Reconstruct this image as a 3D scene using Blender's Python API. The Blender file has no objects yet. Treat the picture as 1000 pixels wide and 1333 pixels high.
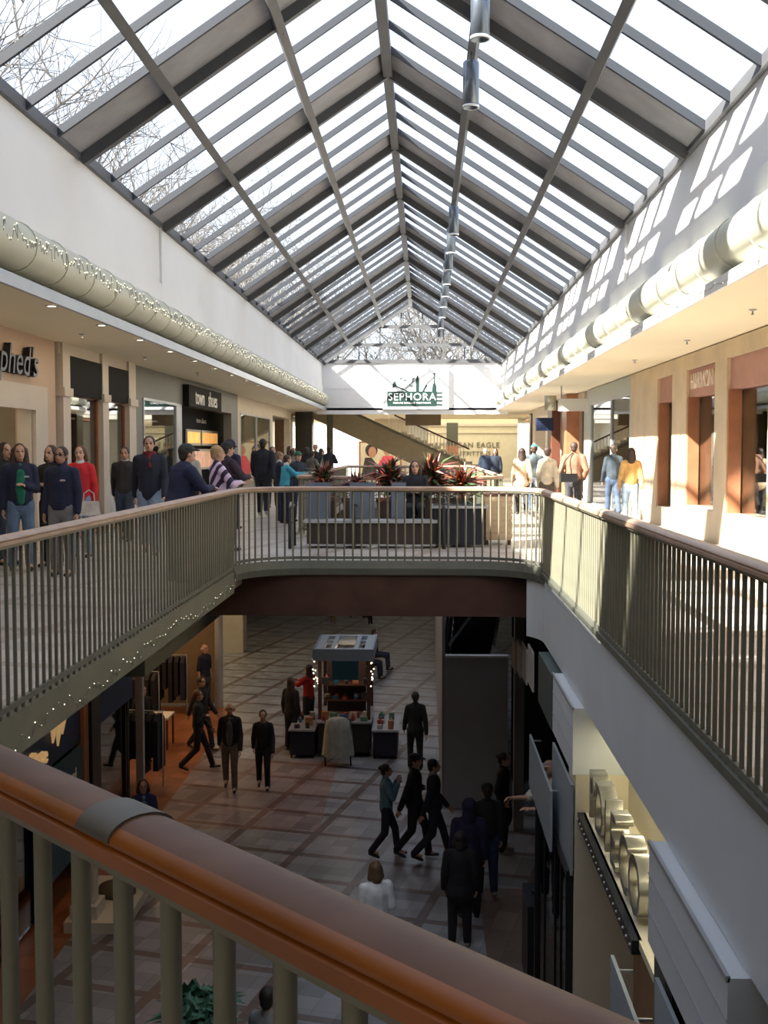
import bpy, bmesh, math, random
from mathutils import Vector, Matrix, noise
random.seed(7)
SC = bpy.context.scene
COL = SC.collection
R = math.radians
PI = math.pi

# ------------------------------------------------------------------ camera
EYE = 1.55
PITCH, YAW = 3.152, 2.048
cd = bpy.data.cameras.new('camera'); cam = bpy.data.objects.new('camera', cd); COL.objects.link(cam)
cam.location = (0, 0, EYE)
cam.rotation_euler = (R(90 - PITCH), 0, R(YAW))
cd.sensor_fit = 'VERTICAL'; cd.sensor_height = 36; cd.lens = 1480 / 1333 * 36
cd.clip_start = 0.05; cd.clip_end = 500
SC.camera = cam

# ------------------------------------------------------------------ materials
MATS = {}
def mat(name, col, rough=.6, metal=0., var=0., scale=4., bump=0., spec=.5, emit=None, es=0., stretch=None):
    if name in MATS: return MATS[name]
    m = bpy.data.materials.new(name); m.use_nodes = True
    nt = m.node_tree; b = nt.nodes['Principled BSDF']
    b.inputs['Base Color'].default_value = (*col, 1); b.inputs['Roughness'].default_value = rough
    b.inputs['Metallic'].default_value = metal; b.inputs['Specular IOR Level'].default_value = spec
    if emit: b.inputs['Emission Color'].default_value = (*emit, 1); b.inputs['Emission Strength'].default_value = es
    if var or bump:
        tc = nt.nodes.new('ShaderNodeTexCoord'); mp = nt.nodes.new('ShaderNodeMapping'); n = nt.nodes.new('ShaderNodeTexNoise')
        nt.links.new(tc.outputs['Object'], mp.inputs[0]); nt.links.new(mp.outputs[0], n.inputs['Vector'])
        if stretch: mp.inputs['Scale'].default_value = stretch
        n.inputs['Scale'].default_value = scale; n.inputs['Detail'].default_value = 5
        if var:
            r = nt.nodes.new('ShaderNodeValToRGB'); nt.links.new(n.outputs[0], r.inputs[0])
            r.color_ramp.elements[0].position = .3; r.color_ramp.elements[1].position = .7
            r.color_ramp.elements[0].color = (*[c * (1 - var) for c in col], 1)
            r.color_ramp.elements[1].color = (*[min(1, c * (1 + var)) for c in col], 1)
            nt.links.new(r.outputs[0], b.inputs['Base Color'])
        if bump:
            bp = nt.nodes.new('ShaderNodeBump'); bp.inputs['Strength'].default_value = bump; bp.inputs['Distance'].default_value = .01
            nt.links.new(n.outputs[0], bp.inputs['Height']); nt.links.new(bp.outputs[0], b.inputs['Normal'])
    MATS[name] = m; return m

def glass_mat(name, tint=(.9, .93, .96), refl=.10, rough=.02, fr=.6):
    m = bpy.data.materials.new(name); m.use_nodes = True; nt = m.node_tree; nt.nodes.clear()
    o = nt.nodes.new('ShaderNodeOutputMaterial'); t = nt.nodes.new('ShaderNodeBsdfTransparent'); g = nt.nodes.new('ShaderNodeBsdfGlossy')
    mx = nt.nodes.new('ShaderNodeMixShader'); lw = nt.nodes.new('ShaderNodeLayerWeight'); lw.inputs['Blend'].default_value = .25
    mu = nt.nodes.new('ShaderNodeMath'); mu.operation = 'MULTIPLY_ADD'; mu.inputs[1].default_value = fr; mu.inputs[2].default_value = refl; mu.use_clamp = True
    t.inputs[0].default_value = (*tint, 1); g.inputs['Roughness'].default_value = rough; g.inputs[0].default_value = (.9, .9, .9, 1)
    nt.links.new(lw.outputs['Fresnel'], mu.inputs[0]); nt.links.new(mu.outputs[0], mx.inputs[0])
    nt.links.new(t.outputs[0], mx.inputs[1]); nt.links.new(g.outputs[0], mx.inputs[2]); nt.links.new(mx.outputs[0], o.inputs[0])
    MATS[name] = m; return m

def tile_mat(name, tile, band, size, bw, ang, rough=.35, brick=None, var=.18, size2=None):
    m = bpy.data.materials.new(name); m.use_nodes = True; nt = m.node_tree; b = nt.nodes['Principled BSDF']
    N, L = nt.nodes.new, nt.links.new
    tc = N('ShaderNodeTexCoord'); mp = N('ShaderNodeMapping'); mp.inputs['Rotation'].default_value[2] = R(ang)
    L(tc.outputs['Object'], mp.inputs[0]); sx = N('ShaderNodeSeparateXYZ'); L(mp.outputs[0], sx.inputs[0])
    def math_(op, a, b_=None, c=None):
        n = N('ShaderNodeMath'); n.operation = op
        for i, v in enumerate((a, b_, c)):
            if v is None: continue
            if isinstance(v, (int, float)): n.inputs[i].default_value = v
            else: L(v, n.inputs[i])
        return n.outputs[0]
    s2 = size2 or size
    fu = math_('FRACT', math_('DIVIDE', sx.outputs[0], size)); fv = math_('FRACT', math_('DIVIDE', sx.outputs[1], s2))
    isb = math_('MAXIMUM', math_('LESS_THAN', fu, bw / size), math_('LESS_THAN', fv, bw / s2))
    # small square tiles inside each field
    sm = .33
    cu = math_('FLOOR', math_('DIVIDE', sx.outputs[0], sm)); cv = math_('FLOOR', math_('DIVIDE', sx.outputs[1], sm))
    cb = N('ShaderNodeCombineXYZ'); L(cu, cb.inputs[0]); L(cv, cb.inputs[1])
    wn = N('ShaderNodeTexWhiteNoise'); wn.noise_dimensions = '2D'; L(cb.outputs[0], wn.inputs['Vector'])
    no = N('ShaderNodeTexNoise'); no.inputs['Scale'].default_value = 1.3; no.inputs['Detail'].default_value = 6; L(mp.outputs[0], no.inputs['Vector'])
    vv = math_('ADD', math_('MULTIPLY', wn.outputs[0], var * 1.6), math_('MULTIPLY', no.outputs[0], var))
    vv = math_('ADD', vv, 1 - var * 1.2)
    gu = math_('LESS_THAN', math_('FRACT', math_('DIVIDE', sx.outputs[0], sm)), .035); gv = math_('LESS_THAN', math_('FRACT', math_('DIVIDE', sx.outputs[1], sm)), .035)
    gr = math_('MAXIMUM', gu, gv)
    vv = math_('MULTIPLY', vv, math_('SUBTRACT', 1, math_('MULTIPLY', gr, .28)))
    mx = N('ShaderNodeMix'); mx.data_type = 'RGBA'; mx.inputs[6].default_value = (*tile, 1); mx.inputs[7].default_value = (*band, 1); L(isb, mx.inputs[0])
    colr = mx.outputs[2]
    if brick:   # paving along the right hand shopfronts and by the left hand shops
        so = N('ShaderNodeSeparateXYZ'); L(tc.outputs['Object'], so.inputs[0])
        c1 = math_('MULTIPLY', math_('GREATER_THAN', so.outputs[0], .86), math_('LESS_THAN', so.outputs[1], 17.6))
        m2 = N('ShaderNodeMix'); m2.data_type = 'RGBA'; L(c1, m2.inputs[0]); L(colr, m2.inputs[6]); m2.inputs[7].default_value = (*brick, 1); colr = m2.outputs[2]
        c2 = math_('MULTIPLY', math_('LESS_THAN', so.outputs[0], -5.0), math_('LESS_THAN', so.outputs[1], 30))
        m3 = N('ShaderNodeMix'); m3.data_type = 'RGBA'; L(c2, m3.inputs[0]); L(colr, m3.inputs[6]); m3.inputs[7].default_value = (.30, .11, .045, 1); colr = m3.outputs[2]
        # terracotta field in front of the kiosk
        c3 = math_('MULTIPLY', math_('LESS_THAN', so.outputs[0], -1.9), math_('MULTIPLY', math_('GREATER_THAN', so.outputs[1], 20.2), math_('LESS_THAN', so.outputs[1], 24.8)))
        m4 = N('ShaderNodeMix'); m4.data_type = 'RGBA'; L(math_('MULTIPLY', c3, .45), m4.inputs[0]); L(colr, m4.inputs[6]); m4.inputs[7].default_value = (.27, .12, .075, 1); colr = m4.outputs[2]
    hs = N('ShaderNodeVectorMath'); hs.operation = 'SCALE'; L(colr, hs.inputs[0]); L(vv, hs.inputs['Scale'])
    L(hs.outputs[0], b.inputs['Base Color']); b.inputs['Roughness'].default_value = rough; b.inputs['Specular IOR Level'].default_value = .35
    MATS[name] = m; return m

def stripe_mat(name, c1, c2, scale, axis='Z', rough=.8, distort=0.):
    m = bpy.data.materials.new(name); m.use_nodes = True; nt = m.node_tree; b = nt.nodes['Principled BSDF']
    tc = nt.nodes.new('ShaderNodeTexCoord'); w = nt.nodes.new('ShaderNodeTexWave'); w.bands_direction = axis
    w.inputs['Scale'].default_value = scale; w.inputs['Distortion'].default_value = distort
    r = nt.nodes.new('ShaderNodeValToRGB'); r.color_ramp.interpolation = 'CONSTANT'; r.color_ramp.elements[1].position = .5
    r.color_ramp.elements[0].color = (*c1, 1); r.color_ramp.elements[1].color = (*c2, 1)
    nt.links.new(tc.outputs['Object'], w.inputs[0]); nt.links.new(w.outputs[0], r.inputs[0]); nt.links.new(r.outputs[0], b.inputs['Base Color'])
    b.inputs['Roughness'].default_value = rough; MATS[name] = m; return m

white = mat('white_paint', (.72, .72, .72), .7, var=.03, scale=.8)
offwhite = mat('offwhite_paint', (.74, .73, .68), .7, var=.04, scale=1.)
fascia_grey = mat('fascia_grey_paint', (.60, .64, .68), .6, var=.05, scale=1.2, bump=.1)
ceil_cream = mat('cream_ceiling', (.84, .76, .56), .8, var=.02, scale=.6)
duct_cream = mat('cream_duct', (.53, .53, .42), .45, var=.05, scale=2.)
steel = mat('roof_steel', (.085, .088, .095), .55, var=.1, scale=3)
steel_l = mat('roof_steel_light', (.09, .092, .095), .55, var=.08, scale=3)
bar_m = mat('glazing_bar_metal', (.035, .040, .050), .6, spec=.25)
panel_m = mat('roof_infill_panel', (.27, .27, .29), .7, var=.12, scale=3)
sage = mat('sage_green_metal', (.165, .160, .115), .42, var=.08, scale=6)
sage_d = mat('dark_sage_metal', (.125, .13, .105), .5, var=.1, scale=5)
olive_soffit = mat('olive_fascia', (.17, .165, .12), .6, var=.12, scale=2)
brown_beam = mat('dark_brown_beam', (.075, .032, .020), .55, var=.2, scale=3)
oak = mat('oak_handrail', (.25, .078, .012), .35, var=.22, scale=5, stretch=(1, 1, 1))
oak_w = mat('worn_handrail', (.40, .27, .19), .38, var=.15, scale=5)
joint_m = mat('handrail_joint_plate', (.12, .11, .09), .5, .3, var=.1)
floor_up = tile_mat('upper_floor_tile', (.50, .47, .44), (.36, .30, .27), 1.4, .16, 14, .30)
floor_lo = tile_mat('lower_floor_tile', (.31, .325, .345), (.17, .135, .125), 1.36, .15, 14, .32, brick=(.20, .155, .125), size2=1.05, var=.30)
pink = mat('pink_beige_wall', (.50, .37, .28), .7, var=.05, scale=1)
stone = mat('cream_stone', (.56, .49, .38), .6, var=.08, scale=2)
stone_p = mat('pale_stone_pilaster', (.52, .46, .39), .6, var=.05, scale=2)
sand = mat('sand_stone_tiles', (.62, .50, .33), .5, var=.12, scale=1.5)
mauve = mat('mauve_header_panel', (.45, .24, .19), .6, var=.06)
copper_wood = mat('copper_brown_reveal', (.36, .15, .075), .35, var=.15, scale=3)
blackp = mat('black_panel', (.010, .010, .011), .7, spec=.1)
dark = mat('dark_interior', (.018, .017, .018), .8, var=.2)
darkblue = mat('dark_blue_panel', (.008, .02, .07), .6, var=.2)
grey_store = mat('charcoal_shopfront', (.13, .135, .12), .5, var=.06, scale=2)
cream_wall = mat('cream_wall', (.66, .60, .46), .7, var=.04)
tan_wall = mat('tan_wall', (.36, .22, .12), .7, var=.08)
hoard = mat('grey_hoarding', (.42, .43, .46), .6, var=.06, scale=1.5)
lightgrey = mat('light_grey_metal', (.42, .44, .46), .35, .3, var=.05)
dark_metal = mat('dark_metal', (.03, .035, .04), .35, .5)
def frosted(name, col, k):
    m = bpy.data.materials.new(name); m.use_nodes = True; nt = m.node_tree; nt.nodes.clear()
    o = nt.nodes.new('ShaderNodeOutputMaterial'); t = nt.nodes.new('ShaderNodeBsdfTransparent'); g = nt.nodes.new('ShaderNodeBsdfPrincipled'); mx = nt.nodes.new('ShaderNodeMixShader')
    t.inputs[0].default_value = (.6, .7, .72, 1); g.inputs['Base Color'].default_value = (*col, 1); g.inputs['Roughness'].default_value = .3; mx.inputs[0].default_value = k
    nt.links.new(t.outputs[0], mx.inputs[1]); nt.links.new(g.outputs[0], mx.inputs[2]); nt.links.new(mx.outputs[0], o.inputs[0]); return m
teal_glass = frosted('frosted_panel_glass', (.40, .46, .50), .8)
shop_glass = glass_mat('shop_window_glass', (.72, .76, .76), .16, .01)
roof_glass = glass_mat('roof_glass', (.88, .90, .94), .02, .05, .12)
letter_metal = mat('brushed_letter_metal', (.40, .39, .36), .25, .8)
bulb = mat('fairy_bulb', (1, .9, .7), .4, emit=(1., .88, .62), es=1.5)
lamp_glow = mat('downlight_glow', (1, .95, .85), .4, emit=(1, .90, .72), es=9.)
wire_m = mat('wire_green', (.10, .11, .07), .6)

# ------------------------------------------------------------------ mesh helpers
class MB:
    def __init__(s): s.v = []; s.f = []; s.mi = []; s.cur = 0; s.smooth = False; s.sm = []
    def add(s, vs, fs, smooth=None):
        o = len(s.v); s.v += [tuple(v) for v in vs]; s.f += [tuple(i + o for i in f) for f in fs]
        s.mi += [s.cur] * len(fs); s.sm += [s.smooth if smooth is None else smooth] * len(fs); return s
    def box(s, x0, x1, y0, y1, z0, z1, M=None):
        if x0 > x1: x0, x1 = x1, x0
        if y0 > y1: y0, y1 = y1, y0
        if z0 > z1: z0, z1 = z1, z0
        vs = [Vector(p) for p in ((x0, y0, z0), (x1, y0, z0), (x1, y1, z0), (x0, y1, z0), (x0, y0, z1), (x1, y0, z1), (x1, y1, z1), (x0, y1, z1))]
        if M: vs = [M @ v for v in vs]
        return s.add(vs, [(0, 3, 2, 1), (4, 5, 6, 7), (0, 1, 5, 4), (1, 2, 6, 5), (2, 3, 7, 6), (3, 0, 4, 7)])
    def bar(s, p, q, w, h, up=(0, 0, 1)):
        p, q = Vector(p), Vector(q); d = (q - p).normalized(); up = Vector(up); x = d.cross(up)
        if x.length < 1e-5: x = d.cross(Vector((1, 0, 0)))
        x.normalize(); z = x.cross(d).normalized()
        vs = [a + x * i * w / 2 + z * j * h / 2 for a in (p, q) for i, j in ((-1, -1), (1, -1), (1, 1), (-1, 1))]
        return s.add(vs, [(0, 3, 2, 1), (4, 5, 6, 7), (0, 1, 5, 4), (1, 2, 6, 5), (2, 3, 7, 6), (3, 0, 4, 7)])
    def tube(s, pts, r, n=8, caps=True, smooth=True):
        pts = [Vector(p) for p in pts]; rs = r if isinstance(r, (list, tuple)) else [r] * len(pts); vs = []; pu = None
        for i, p in enumerate(pts):
            d = (pts[min(i + 1, len(pts) - 1)] - pts[max(i - 1, 0)]).normalized()
            u = pu if pu is not None else (Vector((0, 0, 1)) if abs(d.z) < .9 else Vector((1, 0, 0)))
            x = d.cross(u)
            if x.length < 1e-4: x = d.cross(Vector((0, 1, 0)))
            x.normalize(); u = x.cross(d).normalized(); pu = u
            vs += [p + (x * math.cos(2 * PI * k / n) + u * math.sin(2 * PI * k / n)) * rs[i] for k in range(n)]
        fs = [(i * n + k, i * n + (k + 1) % n, (i + 1) * n + (k + 1) % n, (i + 1) * n + k) for i in range(len(pts) - 1) for k in range(n)]
        s.add(vs, fs, smooth)
        if caps:
            s.add(vs[:n], [tuple(range(n))[::-1]], False); s.add(vs[-n:], [tuple(range(n))], False)
        return s
    def lathe(s, c, prof, n=16, axis='z', smooth=True):
        c = Vector(c); vs = []
        for r, z in prof:
            for k in range(n):
                a = 2 * PI * k / n
                if axis == 'z': vs.append(c + Vector((r * math.cos(a), r * math.sin(a), z)))
                elif axis == 'y': vs.append(c + Vector((r * math.cos(a), z, r * math.sin(a))))
                else: vs.append(c + Vector((z, r * math.cos(a), r * math.sin(a))))
        m = len(prof)
        fs = [(i * n + k, i * n + (k + 1) % n, (i + 1) * n + (k + 1) % n, (i + 1) * n + k) for i in range(m - 1) for k in range(n)]
        return s.add(vs, fs, smooth)
    def sph(s, c, r, n=8, sc=(1, 1, 1)):
        c = Vector(c); vs = []; fs = []
        for i in range(n + 1):
            t = PI * i / n
            for k in range(n * 2 - 2 if False else n):
                a = 2 * PI * k / n
                vs.append(c + Vector((math.sin(t) * math.cos(a) * r * sc[0], math.sin(t) * math.sin(a) * r * sc[1], math.cos(t) * r * sc[2])))
        fs = [(i * n + k, (i + 1) * n + k, (i + 1) * n + (k + 1) % n, i * n + (k + 1) % n) for i in range(n) for k in range(n)]
        return s.add(vs, fs, True)
    def prism(s, poly, z0, z1, M=None):
        n = len(poly); vs = [Vector((x, y, z0)) for x, y in poly] + [Vector((x, y, z1)) for x, y in poly]
        if M: vs = [M @ v for v in vs]
        return s.add(vs, [tuple(range(n))[::-1], tuple(range(n, 2 * n))] + [(i, (i + 1) % n, n + (i + 1) % n, n + i) for i in range(n)])
    def build(s, name, m, parent=None, loc=None, fix=True):
        me = bpy.data.meshes.new(name); me.from_pydata(s.v, [], s.f)
        for mm in (m if isinstance(m, (list, tuple)) else [m]): me.materials.append(mm)
        me.polygons.foreach_set('material_index', s.mi); me.polygons.foreach_set('use_smooth', s.sm)
        if fix:
            bm = bmesh.new(); bm.from_mesh(me); bmesh.ops.recalc_face_normals(bm, faces=bm.faces); bm.to_mesh(me); bm.free()
        me.update()
        o = bpy.data.objects.new(name, me); COL.objects.link(o)
        if loc: o.location = loc
        if parent: o.parent = parent
        return o

def B(x0, x1, y0, y1, z0, z1): return MB().box(x0, x1, y0, y1, z0, z1)
def tag(o, label, cat, group=None, kind=None):
    o['label'] = label; o['category'] = cat
    if group: o['group'] = group
    if kind: o['kind'] = kind
    return o
def struct(o): o['kind'] = 'structure'; return o
def empty(name, loc=(0, 0, 0), rz=0.):
    o = bpy.data.objects.new(name, None); COL.objects.link(o); o.location = loc; o.rotation_euler = (0, 0, rz); o.empty_display_size = .2
    return o
def text_obj(name, s, size, m, M, parent=None, ext=.01, shear=0., align='CENTER', spacing=1.):
    cu = bpy.data.curves.new('txt', 'FONT'); cu.body = s; cu.size = size; cu.extrude = ext; cu.shear = shear; cu.align_x = align; cu.align_y = 'CENTER'
    cu.space_character = spacing; cu.resolution_u = 3
    t = bpy.data.objects.new('txt', cu); COL.objects.link(t); bpy.context.view_layer.update()
    dg = bpy.context.evaluated_depsgraph_get(); me = bpy.data.meshes.new_from_object(t.evaluated_get(dg))
    bpy.data.objects.remove(t); me.transform(M); me.materials.clear(); me.materials.append(m)
    o = bpy.data.objects.new(name, me); COL.objects.link(o)
    if parent: o.parent = parent
    return o
def axes(x, y, loc):   # matrix with given x and y axes
    x, y = Vector(x).normalized(), Vector(y).normalized(); z = x.cross(y)
    return Matrix(((x.x, y.x, z.x, loc[0]), (x.y, y.y, z.y, loc[1]), (x.z, y.z, z.z, loc[2]), (0, 0, 0, 1)))
FACE_R = lambda loc: axes((0, 1, 0), (0, 0, 1), loc)     # on the left wall, read from the void (+X normal)
FACE_L = lambda loc: axes((0, -1, 0), (0, 0, 1), loc)    # on the right wall (-X normal)
FACE_C = lambda loc: axes((1, 0, 0), (0, 0, 1), loc)     # facing the camera (-Y normal)

# ------------------------------------------------------------------ key dimensions
XL, XR = -2.40, 1.48           # void edges
YB, YB2 = 14.8, 20.6           # bridge
YV2 = 34.3                     # far end of second void
ZL = -5.35                     # lower floor
SL, SR = -6.0, 4.8             # upper shopfronts
ZC = 3.30                      # gallery ceiling
WL, WR = -4.60, 3.45           # clerestory walls
ZE, ZRG, XRG = 5.45, 8.11, -.64
YE = 51.0
RAD = .9

def arc(cx, cy, r, a0, a1, n=10): return [(cx + r * math.cos(R(a0 + (a1 - a0) * i / n)), cy + r * math.sin(R(a0 + (a1 - a0) * i / n))) for i in range(n + 1)]

# ------------------------------------------------------------------ floors
YN0 = 1.083 - XL - .04; YN1 = 1.083 - XR - .04
f = MB()
f.prism([(SL - 3, -4), (XL, -4), (XL, 60), (SL - 3, 60)], -.21, 0)
f.prism([(XR, -4), (SR + 3, -4), (SR + 3, 60), (XR, 60)], -.21, 0)
f.prism([(XL, -4), (XR, -4), (XR, YN1), (XL, YN0)], -.21, 0)
ba = [(XL, YB - RAD)] + arc(XL + RAD, YB - RAD, RAD, 180, 90)[1:] + arc(XR - RAD, YB - RAD, RAD, 90, 0) + [(XR, YB + .3)]
f.prism([(XL, YB2 + 0)] + ba[:1] + ba[1:-1] + [(XR, YB2)], -.08, 0)
f.box(XL, XR, YV2, 60, -.21, 0)
f.box(SL - 3, SR + 3, 60, 80, -.21, 0)
fu = struct(f.build('floor', floor_up))
# deep slabs
g = MB()
g.box(SL - 3, -2.95, -4, 11.8, -.62, -.211); g.box(SL - 3, -5.1, -4, 11.8, -.85, -.62); g.box(SL - 3, -2.95, 11.8, 60, -.85, -.211)
g.box(1.62, SR + 3, -4, 60, -.85, -.211); g.box(1.85, SR + 3, -4, 13, -1.0, -.85)
g.box(-2.95, 1.62, YV2 + .05, 60, -.66, -.211)
struct(g.build('ceiling_lower', olive_soffit))
g = MB(); g.box(-2.395, 1.475, YB - .02, YB2 - .02, -.63, -.081); g.box(-2.945, -2.396, YB - .018, YB2 - .02, -.629, -.212); g.box(1.476, 1.615, YB - .018, YB2 - .02, -.629, -.212)
g2 = g.build('trim_1', brown_beam); struct(g2)
# curbs: sage kerb that follows the void edge, below and above floor level
def offset_path(pts, d):
    out = []
    for i, p in enumerate(pts):
        a = Vector(pts[max(i - 1, 0)]); b = Vector(pts[min(i + 1, len(pts) - 1)]); t = (b - a).normalized(); n = Vector((t.y, -t.x))
        out.append((p[0] + n.x * d, p[1] + n.y * d))
    return out
def sweep(mb, pts, prof, close=False, smooth=()):   # prof: (offset, z) loop; pts in xy
    rows = []
    offs = {}
    for o_, z in prof:
        if o_ not in offs: offs[o_] = offset_path(pts, o_)
    m = len(prof); vs = []
    for i in range(len(pts)):
        for o_, z in prof: vs.append((offs[o_][i][0], offs[o_][i][1], z))
    fs = [(i * m + k, i * m + (k + 1) % m, (i + 1) * m + (k + 1) % m, (i + 1) * m + k) for i in range(len(pts) - 1) for k in range(m)]
    mb.add(vs, fs, False)
    if smooth:
        for j in range(len(fs)): mb.sm[len(mb.sm) - len(fs) + j] = (j % m) in smooth
    mb.add(vs[:m], [tuple(range(m))]); mb.add(vs[-m:], [tuple(range(m))[::-1]])
    return mb
CUT = 2.9
left_path = [(XL, y) for y in (YN0, 5, 7, 9, 11, 13, YB - RAD)]
bridge_path = arc(XL + RAD, YB - RAD, RAD, 180, 90) + [(XL + RAD + .7, YB), (XR - RAD - .7, YB)] + arc(XR - RAD, YB - RAD, RAD, 90, 0)
right_path = [(XR, y) for y in (YB - RAD, 12, 10, 8, 6, 4, 2, .4, YN1)]
near_path = [(XR, YN1), (.6, 1.043 - .6), (-.6, 1.043 + .6), (XL, YN0)]
# path direction: left goes +Y (void on its right), bridge goes +X, right goes -Y, near goes back: void always to the right (n = (t.y,-t.x))
struct(sweep(MB(), left_path, [(.004, -.22), (.05, -.22), (.05, .03), (-.02, .03), (-.02, .004), (.004, .004)]).build('trim_2', olive_soffit))
struct(sweep(MB(), bridge_path, [(.004, -.085), (.06, -.085), (.075, .0), (.05, .10), (-.02, .10), (-.02, .004), (.004, .004)]).build('trim_3', sage_d))
# white-grey deep fascia on the right side, curving into the bridge
fr = [(-.02 - RAD + XR, YB + 0.0)] + arc(XR - RAD, YB - RAD, RAD, 90, 0)[1:] + [(XR, y) for y in (12, 10, 8, 6, 4, 2, .4)]
struct(sweep(MB(), fr[6:], [(-.13, -.82), (.012, -.82), (.012, -.004), (-.13, -.22)]).build('trim_4', fascia_grey))
struct(sweep(MB(), right_path[:-1], [(.012, -.002), (.06, -.002), (.06, .05), (-.02, .05), (-.02, .004), (.012, .004)]).build('trim_5', sage_d))

# ------------------------------------------------------------------ railings
bal_me = {}
oak_top = mat('worn_oak_sky_sheen', (.135, .066, .038), .5, var=.25, scale=6, spec=.3)  # worn rail top, with the sky's sheen on it painted into the colour
def make_railing(path, label, spacing=.118, wood=oak_w, group=None, kerb=.06, cap=True, name='railing', maxn=100, off=.0, skip0=0., ends=True, near=False, joint_at=None, rb=.0125):
    L = [0]
    for a, b in zip(path, path[1:]): L.append(L[-1] + math.dist(a, b))
    def at(s):
        for i in range(len(path) - 1):
            if s <= L[i + 1] + 1e-9:
                t = (s - L[i]) / (L[i + 1] - L[i]); return tuple(path[i][k] * (1 - t) + path[i + 1][k] * t for k in (0, 1))
        return path[-1]
    root = empty(name, (path[0][0], path[0][1], 0)); tag(root, label, 'railing', group)
    inv = Vector((-path[0][0], -path[0][1], 0))
    rel = [(x + inv.x, y + inv.y) for x, y in path]
    d = .03 + off
    # fine profile: rounded wooden cap over a flat steel channel
    zt = 1.07
    hw = .052
    prof = [(d - hw, zt - .054), (d - hw, zt - .035), (d - hw + .009, zt - .032), (d - hw + .003, zt - .028)] + [(d - (hw - .003) * math.cos(PI * k / 12), zt - .028 + .028 * math.sin(PI * k / 12)) for k in range(1, 12)] + [(d + hw - .003, zt - .028), (d + hw - .009, zt - .032), (d + hw, zt - .035), (d + hw, zt - .054)]
    fine = []
    for i in range(len(rel) - 1):
        n = 1 if len(rel) > 30 else 2
        for k in range(n): fine.append(tuple(rel[i][j] * (1 - k / n) + rel[i + 1][j] * k / n for j in (0, 1)))
    fine.append(rel[-1])
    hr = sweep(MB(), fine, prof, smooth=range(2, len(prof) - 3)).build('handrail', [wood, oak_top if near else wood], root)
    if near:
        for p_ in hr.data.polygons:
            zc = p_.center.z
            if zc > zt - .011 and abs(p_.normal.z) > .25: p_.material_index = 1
    if joint_at:
        a, b = joint_at; p, q = at(a), at(b); pp = [(p[0] + inv.x, p[1] + inv.y), (q[0] + inv.x, q[1] + inv.y)]
        pj = [(o_ + (.003 if o_ > d else -.003), z + (.003 if z > zt - .03 else 0)) for o_, z in prof[3:-3]] + [(d, zt - .04)]
        j = sweep(MB(), pp, pj, smooth=range(0, len(pj) - 2)).build('joint_plate', joint_m, hr)
    sweep(MB(), fine, [(d - .035, zt - .075), (d + .035, zt - .075), (d + .035, zt - .0525), (d - .035, zt - .0525)]).build('top_channel', sage, root)
    sweep(MB(), fine, [(d - .012, kerb), (d + .012, kerb), (d + .012, kerb + .035), (d - .012, kerb + .035)]).build('bottom_rail', sage_d, root)
    zb = .0
    key = (round(rb, 4),)
    if key not in bal_me:
        m_ = MB(); m_.tube([(0, 0, zb), (0, 0, zt - .0755)], rb, 8); t_ = m_.build('baluster', sage); bal_me[key] = t_.data; bpy.data.objects.remove(t_)
    n = int((L[-1] - skip0) / spacing); po = offset_path(path, d)
    Lo = at
    extra = MB(); cnt = 0
    tot = []
    for k in range(n + 1):
        s = skip0 + (k + .5) * spacing
        if s > L[-1]: break
        p = at(s); p2 = at(min(s + .01, L[-1])); p1 = at(max(s - .01, 0)); t = Vector((p2[0] - p1[0], p2[1] - p1[1])).normalized(); nn = (t.y, -t.x)
        tot.append((p[0] + nn[0] * d + inv.x, p[1] + nn[1] * d + inv.y))
    tot_i = sorted(range(len(tot)), key=lambda i: math.hypot(tot[i][0] - inv.x * 1, tot[i][1] - inv.y))   # nearest to the viewer first
    keep = set(tot_i[:maxn])
    for i, (x, y) in enumerate(tot):
        if i in keep:
            o = bpy.data.objects.new('baluster', bal_me[key]); COL.objects.link(o); o.parent = root; o.location = (x, y, 0)
        else: extra.tube([(x, y, zb), (x, y, zt - .0755)], rb, 6)
    if extra.v:
        e = extra.build('balusters', sage, root); e['kind'] = 'stuff'
    return root

lp2 = [(XL, YN0 + .02)] + [(XL, y) for y in (5, 7, 9, 11, 12.5, YB - RAD)]
make_railing(lp2, 'long green railing with worn wooden handrail along the left gallery', spacing=.122)
make_railing(bridge_path, 'curved green railing across the front edge of the footbridge', kerb=.12, spacing=.113)
make_railing([(XR, y) for y in (YB - RAD, 12, 10, 8, 6, 4, 2, .4)], 'sunlit green railing with wooden handrail along the right gallery', spacing=.122)
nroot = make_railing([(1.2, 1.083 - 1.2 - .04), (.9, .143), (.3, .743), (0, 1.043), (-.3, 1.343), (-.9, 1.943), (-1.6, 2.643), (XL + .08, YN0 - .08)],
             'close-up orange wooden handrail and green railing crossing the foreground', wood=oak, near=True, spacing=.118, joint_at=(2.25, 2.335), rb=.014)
# second void behind the bridge
r2 = .8
near2 = [(XL + r2, YB2)] + [(x, YB2) for x in (-1, 0)] + [(XR - r2, YB2)]
def rev(p): return p[::-1]
v2n = rev([(XL + r2, YB2), (-.8, YB2), (0, YB2), (XR - r2, YB2)])
make_railing(rev(arc(XL + r2, YB2 + r2, r2, 180, 270)[:-1] + [(XL + r2, YB2), (-.8, YB2), (0, YB2), (XR - r2, YB2)] + arc(XR - r2, YB2 + r2, r2, 270, 360)[1:]), 'green railing behind the plants on the far edge of the footbridge')
make_railing([(XL, y) for y in (YB2 + r2, 25, 29, YV2)], 'left side railing of the second opening beyond the footbridge', spacing=.125, maxn=60)
make_railing(rev([(XR, y) for y in (YB2 + r2, 25, 29, YV2)]), 'right side railing of the second opening beyond the footbridge', spacing=.125, maxn=60)
make_railing([(XL, YV2), (-1, YV2), (0, YV2), (XR, YV2)], 'far end railing of the second opening below the stairs', spacing=.125)

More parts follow.
